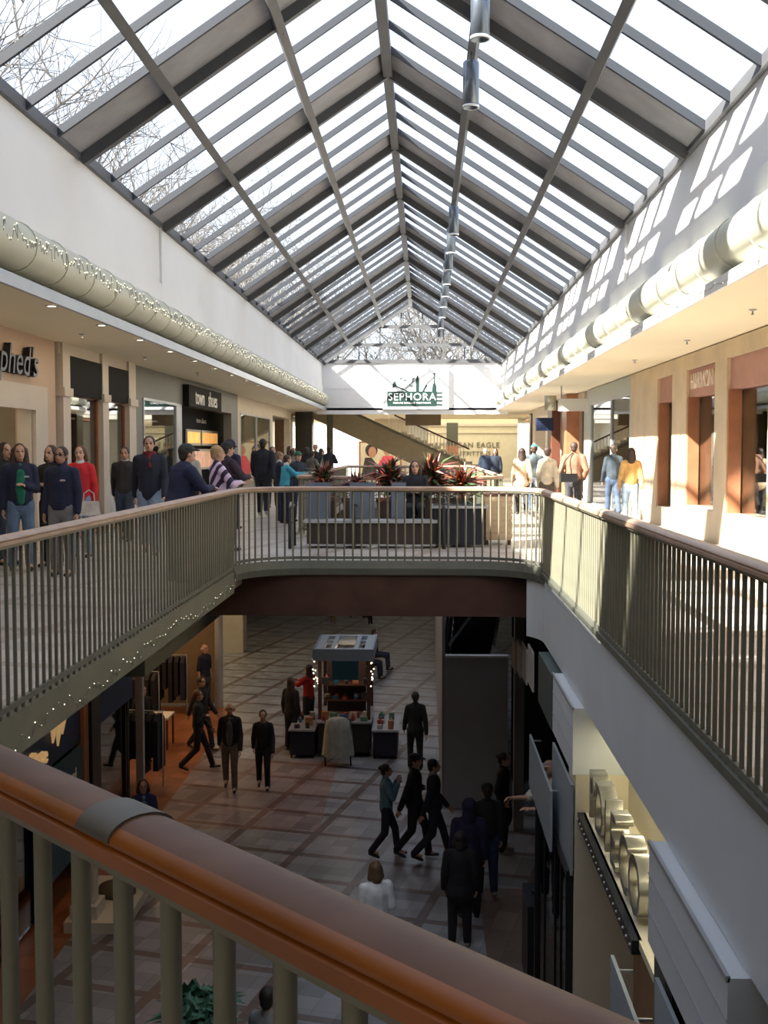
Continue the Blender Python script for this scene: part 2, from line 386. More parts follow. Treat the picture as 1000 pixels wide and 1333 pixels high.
# ------------------------------------------------------------------ clerestory walls, soffits, ducts
def long_side(sx, xw, xs, xstore, tagn):
    w = MB(); w.box(xw, xw + sx * .25, -4, YE, 4.07, ZE); w.box(xw + sx * .24, xw + sx * .36, -4, YE, 3.43, 4.07)                       # clerestory
    w.box(xw - sx * .035, xw, -4, YE, 4.07, 4.42)                               # lower ledge band
    for y in (-1.0, 19.8): w.box(xw - sx * .04, xw, y - .05, y + .05, 4.4, ZE)
    struct(w.build('wall_' + tagn, white))
    c = MB(); c.box(xs, xstore + sx * 1.0, -4, YE, ZC, ZC + .12)
    struct(c.build('ceiling_' + tagn, ceil_cream))
    t = MB(); t.box(xs, xs - sx * .05, -4, YE, ZC - .01, ZC + .13); t.box(xs, xw, -4, YE, ZC + .121, ZC + .135)
    struct(t.build('trim_' + ('6' if sx < 0 else '7'), lightgrey if sx < 0 else offwhite))
    d = MB(); cx, cz, r = xw - sx * .05, 3.79, .27
    n = 20; vs = []; ys = [-3.95 + i * 1.1 for i in range(51)]; ys[-1] = YE - .02
    for y in ys:
        for k in range(n): vs.append((cx + r * math.cos(2 * PI * k / n), y, cz + r * math.sin(2 * PI * k / n)))
    d.add(vs, [(i * n + k, i * n + (k + 1) % n, (i + 1) * n + (k + 1) % n, (i + 1) * n + k) for i in range(len(ys) - 1) for k in range(n)], True)
    du = d.build('air_duct', duct_cream)
    tag(du, 'long cream round duct running above the %s gallery ceiling edge' % ('left' if sx < 0 else 'right'), 'duct')
    for y in ys[4::1]:
        if y > 49: break
        b_ = MB(); b_.lathe((cx, y, cz), [(r + .001, -.02), (r + .012, -.02), (r + .012, .02), (r + .001, .02)], 20, 'y', False)
        b_.build('seam_band', duct_cream, du)
    return cx, cz, r
ductL = long_side(-1, WL, -4.45, SL, 'left')
ductR = long_side(1, WR, 3.25, SR, 'right')

def garland(name, label, pts_fn, n, seedv, parent=None, rs=.011, wires=True, hang=.10):
    rnd = random.Random(seedv); m = MB(); prev = None
    for i in range(n):
        p = pts_fn(i / n, rnd)
        m.cur = 1; m.sph(p, rs * rnd.uniform(.5, 1.2), 5)
        if prev and wires:
            m.cur = 0; m.tube([prev, (Vector(prev) + Vector(p)) / 2 + Vector((0, 0, -hang * rnd.random())), p], .003, 3, False)
        prev = p
    o = m.build(name, [wire_m, bulb], fix=False); tag(o, label, 'lights', kind='stuff'); return o
def dl(t, rnd):
    y = 7 + t * 42; a = R(8 + rnd.uniform(-22, 22)); return (ductL[0] + (ductL[2] + .015) * math.cos(a), y, ductL[1] + (ductL[2] + .015) * math.sin(a))
garland('fairy_lights', 'strings of tiny fairy lights draped on the left duct', dl, 700, 3, rs=.0075)
def fl(t, rnd): return (XL + .065, 4 + t * 10, -.12 + rnd.uniform(-.05, .06))
garland('fairy_lights', 'fairy light string along the fascia below the left railing', fl, 90, 5, rs=.0042, hang=.04)
def dr(t, rnd): return (3.25 - .06, 9 + t * 41, ZC + .05 + rnd.uniform(-.03, .03))
garland('fairy_lights', 'fairy light string along the right gallery ceiling edge', dr, 120, 6, rs=.005, hang=.03)

# left gallery downlights
for i, y in enumerate([9.5 + 2.15 * k for k in range(19)]):
    m = MB(); m.lathe((0, 0, 0), [(.085, 0), (.085, -.012), (.06, -.014), (.06, -.004)], 14)
    root = m.build('downlight', lightgrey, loc=(-4.54, y, ZC - .001)); tag(root, 'small round downlight in the left gallery ceiling near the duct', 'ceiling light', 'downlights in the left gallery ceiling')
    MB().lathe((0, 0, -.006), [(.0, 0), (.06, 0)], 14).build('lens', lamp_glow, root)
# sprinklers / detectors on soffits
for x, y in ((-5.3, 13.5), (-5.2, 17.2), (-5.3, 21.5), (-5.2, 26), (4.1, 14.5), (4.2, 18.5), (4.1, 22.5)):
    m = MB(); m.lathe((0, 0, 0), [(.05, 0), (.05, -.01), (.012, -.02), (.012, -.06), (.03, -.065), (0, -.07)], 10)
    o = m.build('ceiling_sprinkler', lightgrey, loc=(x, y, ZC - .001)); tag(o, 'tiny metal sprinkler head under the %s gallery ceiling' % ('left' if x < 0 else 'right'), 'sprinkler', 'sprinklers under the %s gallery ceiling' % ('left' if x < 0 else 'right'))

# ------------------------------------------------------------------ end wall with sign
w = MB(); w.box(WL - .25, WR + .25, YE, YE + .3, ZC - .18, ZE); w.box(WL, WR, YE - .02, YE, 4.25, 4.27)
struct(w.build('wall_end', white))
s = empty('shop_sign', (-.40, YE - .02, 4.25)); tag(s, 'white sign reading SEPHORA with bottles and brushes on the end wall', 'sign')
B(-1.46, 1.46, -.14, 0, -.92, .86).build('sign_board', mat('sign_white', (.93, .95, .94), .5), s)
green = mat('sign_green', (.008, .035, .03), .5)
m = MB(); m.box(-1.28, .93, -.155, -.141, -.78, -.12)
for i in range(4): m.box(.93, 1.18, -.155, -.141, -.78 + .03 + i * .175, -.78 + .1 + i * .175)
m.build('sign_band', green, s)
text_obj('sign_letters', 'SEPHORA', .46, mat('sign_letter_white', (.9, .92, .9), .5), FACE_C((-.17, -.17, -.38)), s, .005, spacing=1.12)
text_obj('sign_small_letters', 'PERFUME SKINCARE TREATMENTS', .105, MATS['sign_letter_white'], FACE_C((-.17, -.17, -.64)), s, .005, spacing=1.05)
m = MB(); y0 = -.155
def flat(poly, mm=m): mm.prism([(x, z) for x, z in poly], 0, .014, Matrix(((1, 0, 0, 0), (0, 0, 1, y0), (0, 1, 0, 0), (0, 0, 0, 1))))
flat([(-1.05, .02), (-1.0, .30), (-.93, .34), (-.85, .16), (-.90, .10)]); flat([(-.90, .16), (-.30, -.12), (-.42, -.12), (-.93, .10)])
flat([(.0, -.12), (.14, -.12), (.14, .42), (.09, .60), (.05, .60), (.0, .42)]); flat([(.28, -.12), (.36, -.12), (.52, .15), (.44, .2)])
flat([(.72, -.12), (.92, -.12), (.90, .14), (.84, .30), (.80, .30), (.74, .14)]); flat([(.79, .30), (.85, .30), (.84, .62), (.88, .68), (.76, .68), (.80, .62)])
for k in range(10):
    a0, a1 = 2 * PI * k / 10, 2 * PI * (k + .95) / 10
    m.bar((-.6 + .12 * math.cos(a0), y0, .42 + .07 * math.sin(a0)), (-.6 + .12 * math.cos(a1), y0, .42 + .07 * math.sin(a1)), .014, .02, (0, 1, 0))
for a_, b_ in (((-.48, .38), (-.25, .3)), ((-.45, .0), (-.12, .3)), ((-.2, .3), (-.05, .5)), ((-.25, .1), (-.1, .14)), ((-.18, .38), (-.12, .52)), ((.45, .2), (.78, .52)), ((-.3, .2), (-.2, .06)), ((-.14, .30), (-.02, .40))):
    m.bar((a_[0], y0, a_[1]), (b_[0], y0, b_[1]), .018, .025, (0, 1, 0))
m.build('sign_pictogram', green, s)

# ------------------------------------------------------------------ skylight roof
ROOF_Y0, ROOF_Y1 = -1.0, YE + .1
raf = [1.0, 5.7, 10.4, 15.1, 19.8, 24.5, 29.2, 33.9, 38.6, 43.3, 48.0]
def slope(side, nm, lab):
    x0 = WL if side < 0 else WR
    e, r = Vector((x0, 0, ZE)), Vector((XRG, 0, ZRG)); d = (r - e); u = d.normalized(); nrm = Vector((-u.z, 0, u.x)) if side < 0 else Vector((u.z, 0, -u.x))
    if nrm.z < 0: nrm = -nrm
    Y = lambda p, y: Vector((p.x, y, p.z))
    # glass sheet
    root = MB().add([Y(e, ROOF_Y0), Y(e, ROOF_Y1), Y(r, ROOF_Y1), Y(r, ROOF_Y0)], [(0, 1, 2, 3)]).build(nm, roof_glass); struct(root)
    for y in raf + [YE - .08]:
        # rafter below the glass
        MB().bar(Y(e, y) - nrm * .10, Y(r, y) - nrm * .10, .11, .17, nrm).build('rafter', steel, root)
        # opaque infill strip beside each rafter (towards the viewer)
        if y < YE - 1: MB().add([Y(e, y - .98) - nrm * .012, Y(e, y - .05) - nrm * .012, Y(r, y - .05) - nrm * .012, Y(r, y - .98) - nrm * .012,
                  Y(e, y - .98) - nrm * .04, Y(e, y - .05) - nrm * .04, Y(r, y - .05) - nrm * .04, Y(r, y - .98) - nrm * .04], [(0, 1, 2, 3), (4, 7, 6, 5), (0, 4, 5, 1), (1, 5, 6, 2), (2, 6, 7, 3), (3, 7, 4, 0)]).build('infill_panel', panel_m, root)
        for off in (.22, 1.42, 2.6, 3.72):
            yy = y + off
            if yy > YE - .3: continue
            MB().bar(Y(e, yy) - nrm * .03, Y(r, yy) - nrm * .03, .05, .10, nrm).build('glazing_bar', bar_m, root)
    for t in (.31, .655):
        p = e + d * t
        MB().bar(Y(p, ROOF_Y0) - nrm * .215, Y(p, ROOF_Y1 - .1) - nrm * .215, .12, .10, nrm).build('purlin', steel_l, root)
        for y in raf:      # cleats where the purlin meets a rafter
            MB().bar(Y(p, y + .02) - nrm * .19, Y(p, y + .30) - nrm * .19, .03, .16, nrm).build('cleat', steel, root)
    MB().bar(Y(e, ROOF_Y0) + Vector((0, 0, -.0)), Y(e, ROOF_Y1 - .11), .14, .14, (0, 0, 1)).build('eaves_gutter', steel, root)
    return e, d, nrm
eL = slope(-1, 'window_1', 'left'); eR = slope(1, 'window_2', 'right')
rb_ = MB().bar((XRG, ROOF_Y0, ZRG - .13), (XRG, ROOF_Y1 - .12, ZRG - .13), .16, .20).build('trim_8', steel); struct(rb_)
# gable window
gw = MB().add([(WL, YE + .05, ZE), (WR, YE + .05, ZE), (XRG, YE + .05, ZRG)], [(0, 1, 2)]).build('window_3', roof_glass); struct(gw)
MB().bar((WL, YE, ZE + .02), (WR, YE, ZE + .02), .14, .16).build('sill_beam', steel, gw)
for z in (ZE + .75, ZE + 1.55):
    t = (z - ZE) / (ZRG - ZE); a_ = WL + (XRG - WL) * t; b_ = WR + (XRG - WR) * t
    MB().bar((a_, YE, z), (b_, YE, z), .10, .14).build('transom', steel, gw)
for k in range(-4, 5):
    x = XRG + .05 + k * .94 - .47
    h = (x - WL) / (XRG - WL) if x < XRG else (WR - x) / (WR - XRG)
    if h > .08: MB().bar((x, YE, ZE), (x, YE, ZE + h * (ZRG - ZE) - .05), .06, .08, (0, 1, 0)).build('mullion', steel, gw)
# roof outside and back of the hall so that light only comes through the glass
o = MB(); o.box(WL - 4.5, WL - .001, -4, YE + 25, ZE - .12, ZE); o.box(WR + .001, WR + 4.5, -4, YE + 25, ZE - .12, ZE); o.box(WL - .3, WR + .3, YE + .3, YE + 25, ZE - .32, ZE - .2)
o.box(WL - .3, WR + .3, -4, ROOF_Y0, ZE, ZRG + .2); struct(o.build('ceiling_roof', offwhite))

# cylinder pendants under the right purlin
pe = eR[0] + eR[1] * .655 - eR[2] * .27
lamp_blue = mat('pendant_metal', (.16, .19, .23), .3, .7)
lamp_hot = mat('pendant_rim', (.75, .78, .8), .3, .2)
lys = [13.3, 15.9, 25.2, 27.6, 30.2, 32.8, 35.4, 38.0, 41.0, 44.6, 48.2]
names = ['nearest and largest blue grey cylinder lamp under the glass roof', 'blue grey cylinder lamp hanging second from the front under the glass roof']
for i, y in enumerate(lys):
    root = empty('pendant_lamp', (pe.x, y, pe.z - .74))
    if i < 2: tag(root, names[i], 'lamp', 'cylinder lamps under the roof purlin')
    else: tag(root, 'small distant blue grey cylinder lamp in the row below the right roof slope', 'lamp', 'cylinder lamps under the roof purlin')
    if i >= 2: root['group'] = 'distant cylinder lamps under the roof purlin'
    m = MB(); m.lathe((0, 0, 0), [(.0, .62), (.10, .62), (.11, .60), (.11, .0), (.085, .0), (.085, .05), (0, .05)], 18); m.build('shade', lamp_blue, root)
    MB().tube([(0, 0, .61), (0, 0, .80)], .014, 8).build('stem', steel, root)
    MB().lathe((0, 0, 0), [(.111, .0), (.114, .0), (.114, .03), (.111, .03), (.111, .0)], 18).build('rim', lamp_hot, root)

# ------------------------------------------------------------------ upper left shopfronts (plane x = SL)
win_n = [4]
def window(x, y0, y1, z0, z1, m=None, frame=None, fw=.06, normal=1):
    """glass pane in plane x between y0..y1 with a frame"""
    nm = 'window_%d' % win_n[0]; win_n[0] += 1
    root = B(x - .006, x + .006, y0, y1, z0, z1).build(nm, m or shop_glass); struct(root)
    if frame:
        f_ = MB(); f_.box(x - .04, x + .04, y0 - fw, y0, z0, z1 + fw); f_.box(x - .04, x + .04, y1, y1 + fw, z0, z1 + fw); f_.box(x - .04, x + .04, y0, y1, z1, z1 + fw)
        if z0 > .01: f_.box(x - .04, x + .04, y0 - fw, y1 + fw, z0 - fw, z0)
        f_.build('window_frame', frame, root)
    return root
W = MB()
def wl(y0, y1, z0, z1, t=.25): W.box(SL - t, SL, y0, y1, z0, z1)
# pink store
wl(4, 18.35, 2.30, ZC); wl(17.2, 18.35, 0, 2.30); wl(4, 9.0, 0, 2.30)
pw = W.build('wall_left_pink_shop', pink); struct(pw)
m = MB(); m.box(SL, SL + .07, 9.0, 17.75, 2.15, 2.52); m.box(SL, SL + .07, 17.2, 17.75, 0, 2.15); m.box(SL - .2, SL, 17.14, 17.2, 0, 2.15)
struct(m.build('trim_9', stone_p))
window(SL - .12, 9.0, 15.6, .05, 2.15, frame=dark_metal)
m = MB()
for y in (18.63, 20.93, 22.87): 
    wd = .19 if y < 22 else .26
    m.box(SL - .1, SL + .10, y - wd, y + wd, 0, ZC); m.box(SL - .1, SL + .14, y - wd - .04, y + wd + .04, 2.42, 2.56); m.box(SL - .1, SL + .14, y - wd - .03, y + wd + .03, 0, .25)
m.box(SL - .1, SL + .05, 18.4, 23.1, 3.12, ZC)
struct(m.build('trim_10', stone_p))
for (a_, b_) in ((18.86, 20.7), (21.16, 22.58)):
    window(SL - .03, a_, b_, .1, 2.45, frame=copper_wood)
    o = B(SL - .04, SL + .09, a_ - .02, b_ + .02, 2.46, 3.11).build('header_panel', blackp)
    tag(o, 'black square fascia panel above the %s narrow shop window' % ('first' if a_ < 20 else 'second'), 'panel')
# sign
text_obj('shop_sign', "ephed's", .62, mat('sign_black_metal', (.03, .035, .045), .3, .5), FACE_R((SL + .07, 16.25, 2.83)), None, .05, shear=.25)
tag(bpy.data.objects['shop_sign.001'], 'black script letters of the shop sign on the pink wall', 'sign')
# charcoal shoe shop 23.15 - 36.4
W = MB(); wl(23.15, 24.1, 0, ZC); wl(24.1, 36.4, 2.66, ZC); wl(27.3, 27.6, 0, 2.66); wl(35.2, 36.4, 0, 2.66)
W.box(SL - .25, SL, 24.1, 27.3, 0, .45)
struct(W.build('wall_left_shoe_shop', grey_store))
struct(B(SL - .26, SL + .02, 27.35, 27.9, 0, 2.655).build('trim_11', lightgrey))
window(SL - .02, 24.15, 27.28, .46, 2.6, frame=lightgrey)
s = empty('shop_sign', (SL, 30.3, 2.88)); tag(s, 'black sign board with white lettering town shoes', 'sign')
B(.001, .16, -2.2, 2.3, -.26, .28).build('sign_board', blackp, s)
text_obj('sign_word', 'town', .58, mat('sign_letters_lit', (.80, .80, .80), .5), FACE_R((.17, -.85, 0)), s, .005, spacing=1.0)
text_obj('sign_word', 'shoes', .58, MATS['sign_letters_lit'], FACE_R((.17, .92, 0)), s, .005, spacing=1.0)
# shelves with shoes in the display window
sh = empty('display_shelf', (SL - .9, 25.7, 0)); tag(sh, 'glass display shelves inside the shoe shop window', 'shelf')
for z in (.6, 1.0, 1.4, 1.8, 2.2): B(-.25, .5, -1.3, 1.4, z, z + .03).build('shelf_board', mat('shelf_white', (.7, .7, .66), .4, emit=(1, .95, .85), es=.25), sh)
B(-.3, -.26, -1.5, 1.5, 0, 2.6).build('back_panel', mat('shelf_back', (.25, .26, .24), .5), sh)
for z in (.63, 1.03, 1.43, 1.83):
    for k in range(4):
        o = MB(); o.tube([(0, -.12, .035), (0, 0, .045), (0, .10, .07)], [.028, .038, .03], 7); o.tube([(0, .09, .0), (0, .09, .07)], .012, 6)
        q = o.build('shoe', mat('shoe_dark_%d' % (k % 2), ((.05, .03, .03), (.25, .10, .05))[k % 2], .4)); q.location = (SL - .75 + .1 * (k % 2), 24.7 + k * .62, z)
        q.rotation_euler = (0, 0, R(70)); tag(q, 'small heeled shoe on the shelves in the left shoe shop window', 'shoe', 'shoes on the window shelves')
# poster wall inside the entrance
fr_m = mat('poster_frame', (.62, .56, .44), .5)
def poster(name, y0, y1, z0, z1, col, lab, x):
    r_ = empty(name, (x, (y0 + y1) / 2, z0)); tag(r_, lab, 'picture'); h = (y1 - y0) / 2
    m_ = MB(); m_.box(0, .05, -h, h, 0, z1 - z0); m_.build('frame', fr_m, r_)
    B(.051, .056, -h + .08, h - .08, .07, z1 - z0 - .07).build('print', mat('print_' + lab[:14], col, .5, var=.45, scale=3, emit=col, es=.5), r_)
struct(B(SL - 1.0, SL - .7, 28.5, 38.8, 0, 2.8).build('wall_left_poster', blackp))
poster('framed_poster', 31.6, 33.5, 1.66, 2.12, (.75, .42, .10), 'amber framed picture on black wall in shoe shop entrance, left of the pair', SL - .68)
poster('framed_poster', 33.7, 36.3, 1.66, 2.12, (.62, .30, .08), 'orange framed picture on black wall in shoe shop entrance, right of the pair', SL - .68)
poster('framed_poster', 32.2, 36.6, .95, 1.56, (.45, .25, .16), 'brown framed picture of shoes below the amber and orange pictures', SL - .68)
t_ = text_obj('shop_sign', 'town shoes', .22, mat('faint_lettering', (.5, .48, .4), .5), FACE_R((SL - .68, 33.9, 2.40)), None, .01, spacing=1.4); tag(t_, 'small pale lettering on black wall above the framed pictures', 'sign')
# beyond: beige glass shops
W = MB(); wl(36.4, 36.9, 0, ZC); wl(44, 44.8, 0, ZC); wl(36.9, 44, 2.75, ZC); wl(44.8, 51, 2.9, ZC); wl(50.4, 51, 0, 2.9)
struct(W.build('wall_left_far_shop', stone))
window(SL - .02, 36.95, 40.3, .1, 2.7, frame=lightgrey); window(SL - .02, 40.5, 43.95, .1, 2.7, frame=lightgrey)
# interiors behind the left fronts: back wall, ceiling, partitions
IN = MB(); IN.box(SL - 3.3, SL - 3.1, -4, 60, 0, ZC + .2); IN.box(SL - 3.1, SL - .26, -4, 60, 3.0, 3.1)
for y in (8.5, 18.4, 23.3, 39.3, 44.4): IN.box(SL - 3.1, SL - .27, y - .05, y + .05, 0, 3.0)
struct(IN.build('wall_left_interior', mat('shop_interior', (.34, .31, .24), .7, var=.15, scale=1.5)))
# clothes rails inside pink shop window
for j, (y, cset) in enumerate(((11.0, 0), (13.4, 1), (15.2, 0))):
    rr = empty('clothes_rack', (SL - .9, y, 0)); tag(rr, 'chrome rack of dark and teal clothes in the pink shop, rack %s' % ('nearest the camera', 'in the middle', 'nearest the doorway')[j], 'rack')
    m = MB(); m.tube([(0, -.7, 0), (0, -.7, 1.4), (0, .7, 1.4), (0, .7, 0)], .015, 6); m.build('rail', lightgrey, rr)
    for k in range(8):
        y_ = -.6 + k * .17; c_ = ((.02, .02, .03), (.03, .22, .20), (.04, .04, .05), (.25, .24, .25))[(k + cset) % 4]
        q = MB(); q.box(-.2, .2, y_ - .03, y_ + .03, .55 + .1 * (k % 3), 1.34); q.build('garment', mat('garment_%d' % ((k + cset) % 4), c_, .9), rr)

# ------------------------------------------------------------------ upper right shopfronts (plane x = SR)
W = MB()
def wr(y0, y1, z0, z1, t=.45): W.box(SR, SR + t, y0, y1, z0, z1)
openings = [(7.6, 9.6), (11.0, 13.0), (16.15, 18.35), (19.1, 21.15), (22.35, 23.75)]
ys = 4
for a_, b_ in openings:
    wr(ys, a_, 0, ZC - .02); wr(a_, b_, 3.0, ZC - .02); wr(a_, b_, 0, .5 if a_ < 22 else .36); ys = b_
wr(ys, 26.8, 0, ZC - .02)
struct(W.build('wall_right_stone', sand))
for i, (a_, b_) in enumerate(openings):
    z0 = .5 if a_ < 22 else .36
    window(SR + .24, a_ + .02, b_ - .02, z0 + .01, 2.5, frame=None)
    q = B(SR + .06, SR + .44, a_ + .001, b_ - .001, 2.505, 2.995).build('header_panel', mauve)
    tag(q, ['mauve header panel over the narrow window nearest the camera, mostly out of view', 'mauve header panel over the second narrow window, out of view at right', 'wide plain mauve panel above the rightmost visible window', 'mauve panel with raised letters above the middle window', 'plain mauve panel above the left narrow window'][i], 'panel')
    q = B(SR + .02, SR + .22, b_ - .09, b_ - .002, z0 + .002, 2.50).build('trim_%d' % (20 + i), copper_wood); struct(q)
    q = B(SR + .0, SR + .44, a_ + .001, b_ - .09, z0 + .001, z0 + .03).build('trim_%d' % (30 + i), stone); struct(q)
t_ = text_obj('shop_sign', 'HARMON', .40, mat('letters_tan', (.72, .60, .48), .4), FACE_L((SR + .05, 20.12, 2.76)), None, .03, spacing=.9); tag(t_, 'raised pale capital letters on the mauve panel of the middle window', 'sign')
# glazed shop 26.8 - 34
W = MB(); wr(26.8, 26.95, 0, ZC - .02, .2); wr(26.95, 34, 2.85, ZC - .02, .2); wr(33.2, 34.6, 0, 2.85, .2)
struct(W.build('wall_right_glazed_shop', mat('pale_teal_panel', (.38, .42, .38), .4)))
window(SR + .05, 26.98, 29.6, .03, 2.82, frame=lightgrey); window(SR + .05, 29.75, 33.15, .03, 2.82, frame=lightgrey)
W = MB(); wr(34.6, 51, 2.9, ZC - .02); wr(38.2, 38.9, 0, 2.9); wr(43, 44, 0, 2.9); wr(49.8, 51, 0, 2.9)
struct(W.build('wall_right_far', stone))
q = B(SR - .35, SR + .05, 36.0, 37.2, 0, ZC - .02).build('column', copper_wood); tag(q, 'orange brown polished column on the right gallery beyond the glass shop', 'column')
q = B(SR - .25, SR + .05, 41, 42.4, 0, ZC - .02).build('column', mat('dark_brown_wood', (.14, .05, .03), .4)); tag(q, 'dark brown column further along the right gallery', 'column')
q = B(SR - .9, SR - .3, 40.0, 40.2, 2.2, 2.65).build('hanging_sign', darkblue); tag(q, 'dark blue sign hanging above the right gallery far end', 'sign')
hs = empty('hanging_sign', (3.75, 31.5, 2.72)); tag(hs, 'pale hanging sign box with a metal bracket under the right gallery ceiling', 'sign')
B(-.1, .75, -.06, .06, -.12, .22).build('sign_box', offwhite, hs); MB().tube([(0, 0, .22), (0, 0, .57)], .02, 6).build('bracket', lightgrey, hs); MB().lathe((-.3, 0, .0), [(0, .3), (.16, .3), (.16, -.1), (0, -.1)], 8).build('lantern', mat('lantern_gold', (.45, .42, .30), .3, .4), hs)
IN = MB(); IN.box(SR + 3.2, SR + 3.4, -4, 60, 0, ZC + .2); IN.box(SR + .5, SR + 3.2, -4, 60, 3.02, 3.12)
for y in (15.0, 26.88, 34.5, 43.5): IN.box(SR + .47, SR + 3.1, y - .05, y + .05, 0, 3.0)
struct(IN.build('wall_right_interior', mat('right_interior', (.42, .24, .13), .7, var=.2, scale=1.2)))

# ------------------------------------------------------------------ area beyond the end wall
ZF = ZC - .02
o = MB(); o.box(-9, 8, YE, 78, ZC, ZC + .1)
struct(o.build('ceiling_far', ceil_cream))
o = MB(); o.box(-9.3, -9, 50, 78, 0, ZC); o.box(7.8, 8, 50, 78, 0, ZC); o.box(-9, .4, 77, 77.3, 0, ZC)
struct(o.build('wall_far', offwhite))
ae = MB(); ae.box(.2, 5.2, 64, 64.3, 0, ZC); 
struct(ae.build('wall_far_shop', mat('yellow_beige', (.66, .60, .42), .7, var=.04)))
m = MB(); m.box(.2, 5.2, 63.85, 64, 2.85, 2.98); m.box(.2, 5.2, 63.9, 64, 2.45, 2.5); struct(m.build('trim_12', stone))
sg = text_obj('shop_sign', 'AMERICAN EAGLE', .42, mat('bronze_letters', (.16, .14, .10), .4), FACE_C((2.35, 63.97, 1.78)), None, .02, spacing=1.1); tag(sg, 'bronze capital letters reading AMERICAN EAGLE on yellow beige wall', 'sign')
sg = text_obj('shop_sign', 'OUTFITTERS', .36, MATS['bronze_letters'], FACE_C((2.6, 63.97, 1.30)), None, .02, spacing=1.1); tag(sg, 'bronze capital letters reading OUTFITTERS below the larger line', 'sign')
q = B(1.15, 1.75, 60, 60.6, 0, 2.95).build('column', [mat('brown_green_column', (.10, .10, .07), .4)]); tag(q, 'square dark column in front of the yellow beige shop wall', 'column')
q = B(1.13, 1.77, 59.98, 60.62, 0, 1.75).build('column_cladding', copper_wood); q.parent = bpy.data.objects['column.002']; q['label'] = 'orange brown lower cladding'
q = B(5.2, 5.9, 56, 57, 0, ZC).build('column', mat('dark_stone', (.07, .05, .04), .5)); tag(q, 'dark stone column right of the yellow beige shop wall', 'column')
q = B(-6.05, -5.25, 53, 53.8, 0, ZC).build('column', mat('dark_green_marble', (.03, .032, .025), .25)); tag(q, 'dark marble column at the far end of left gallery', 'column')
q = B(-4.75, -4.45, 55, 55.3, 0, ZC).build('column', olive_soffit); tag(q, 'slim olive column right of the dark marble column', 'column')
q = B(-7.4, -6.6, 56, 56.8, 0, ZC).build('column', tan_wall); tag(q, 'tan column behind the dark marble column', 'column')
# bright windows at the far left (daylight beyond)
q = B(-8.9, -2.9, 76.5, 76.7, .3, 3.1).build('window_60', mat('daylit_window', (.9, .9, .85), .5, emit=(1, .98, .90), es=1.15)); struct(q)
q = B(-2.9, -1.0, 66.0, 66.3, 0, ZC).build('wall_far_pier', cream_wall); struct(q)
# poster with two people
ps = empty('poster', (-2.55, 62, 0)); tag(ps, 'large advertising poster of a couple, one in a pink top', 'poster')
B(-1.05, 1.3, 0, .08, .0, 2.0).build('poster_frame', copper_wood, ps); B(-.95, 1.2, -.01, -.001, .08, 1.9).build('poster_print', mat('poster_cream', (.62, .55, .38), .6, var=.1), ps)
m = MB(); yk = Matrix(((1, 0, 0, 0), (0, 0, 1, -.022), (0, 1, 0, 0), (0, 0, 0, 1)))
def disc(mm, cx_, cz_, rx, rz_): mm.prism([(cx_ + rx * math.cos(2 * PI * k / 14), cz_ + rz_ * math.sin(2 * PI * k / 14)) for k in range(14)], 0, .01, yk)
m = MB(); m.prism([(-.9, .1), (-.1, .1), (-.1, .8), (-.35, 1.1), (-.7, 1.1)], 0, .01, yk); disc(m, -.35, 1.5, .34, .36); m.build('printed_man', mat('print_dark', (.04, .03, .03), .6), ps)
m = MB(); yk = Matrix(((1, 0, 0, 0), (0, 0, 1, -.034), (0, 1, 0, 0), (0, 0, 0, 1))); disc(m, -.3, 1.4, .22, .3); disc(m, .5, 1.5, .2, .27); m.build('printed_faces', mat('print_skin', (.45, .22, .14), .6), ps)
m = MB(); m.prism([(.05, .1), (1.05, .1), (1.05, .7), (.8, 1.2), (.3, 1.2), (.05, .8)], 0, .01, yk); m.build('printed_pink_top', mat('print_pink', (.75, .08, .12), .6), ps)
# staircase rising to the left
st = empty('staircase', (0, 56, 0)); tag(st, 'beige staircase with glass sides rising to the left at the far end', 'stairs')
a_, b_ = Vector((1.9, 0, -.05)), Vector((-6.2, 0, 3.75)); dd = (b_ - a_)
def stair_piece(z0, z1, y0, y1, a=a_, b=b_):
    m = MB(); m.add([(a.x, y0, a.z + z0), (b.x, y0, b.z + z0), (b.x, y0, b.z + z1), (a.x, y0, a.z + z1), (a.x, y1, a.z + z0), (b.x, y1, b.z + z0), (b.x, y1, b.z + z1), (a.x, y1, a.z + z1)], [(0, 1, 2, 3), (4, 7, 6, 5), (0, 4, 5, 1), (1, 5, 6, 2), (2, 6, 7, 3), (3, 7, 4, 0)]); return m
aa, bb = Vector((1.0, 0, .0)), Vector((-4.55, 0, ZF)); 
xz = Matrix(((1, 0, 0, 0), (0, 0, 1, 0), (0, 1, 0, 0), (0, 0, 0, 1)))
MB().prism([(-6.0, ZF), (-3.5, ZF), (1.9, .80), (1.9, 0), (1.2, 0)], 0, 1.6, xz).build('stringer', mat('stair_beige', (.42, .36, .24), .6, var=.06), st)
MB().prism([(-3.5, ZF), (-3.2, ZF), (1.98, .90), (1.98, 0), (1.905, 0), (1.905, .80)], -.04, 1.6, xz).build('dark_edge', olive_soffit, st)
m = MB()
for k in range(12):
    x = 2.0 + .32 - k * .32; z = .90 - .14 + k * .147; m.box(x, x + .34, .2, 1.6, z - .1, z + .06)
m.build('steps', stone, st)
m = MB()
for k in range(24):
    x = 1.9 - k * .16; zb_ = .95 + (1.9 - x) * .459; zt_ = min(zb_ + .75, ZF - .02)
    if zt_ - zb_ > .1: m.tube([(x, .1, zb_), (x, .1, zt_)], .018, 4)
m.build('balustrade', offwhite, st)
MB().tube([(2.2, .1, 1.56), (-1.5, .1, 3.24)], .045, 6).build('handrail', brown_beam, st)
hb = B(-.9, .75, 53, 53.3, 2.66, ZC - .01).build('hanging_sign', mat('brown_sign', (.16, .11, .06), .5)); tag(hb, 'dark brown direction sign hanging below the end wall', 'sign')

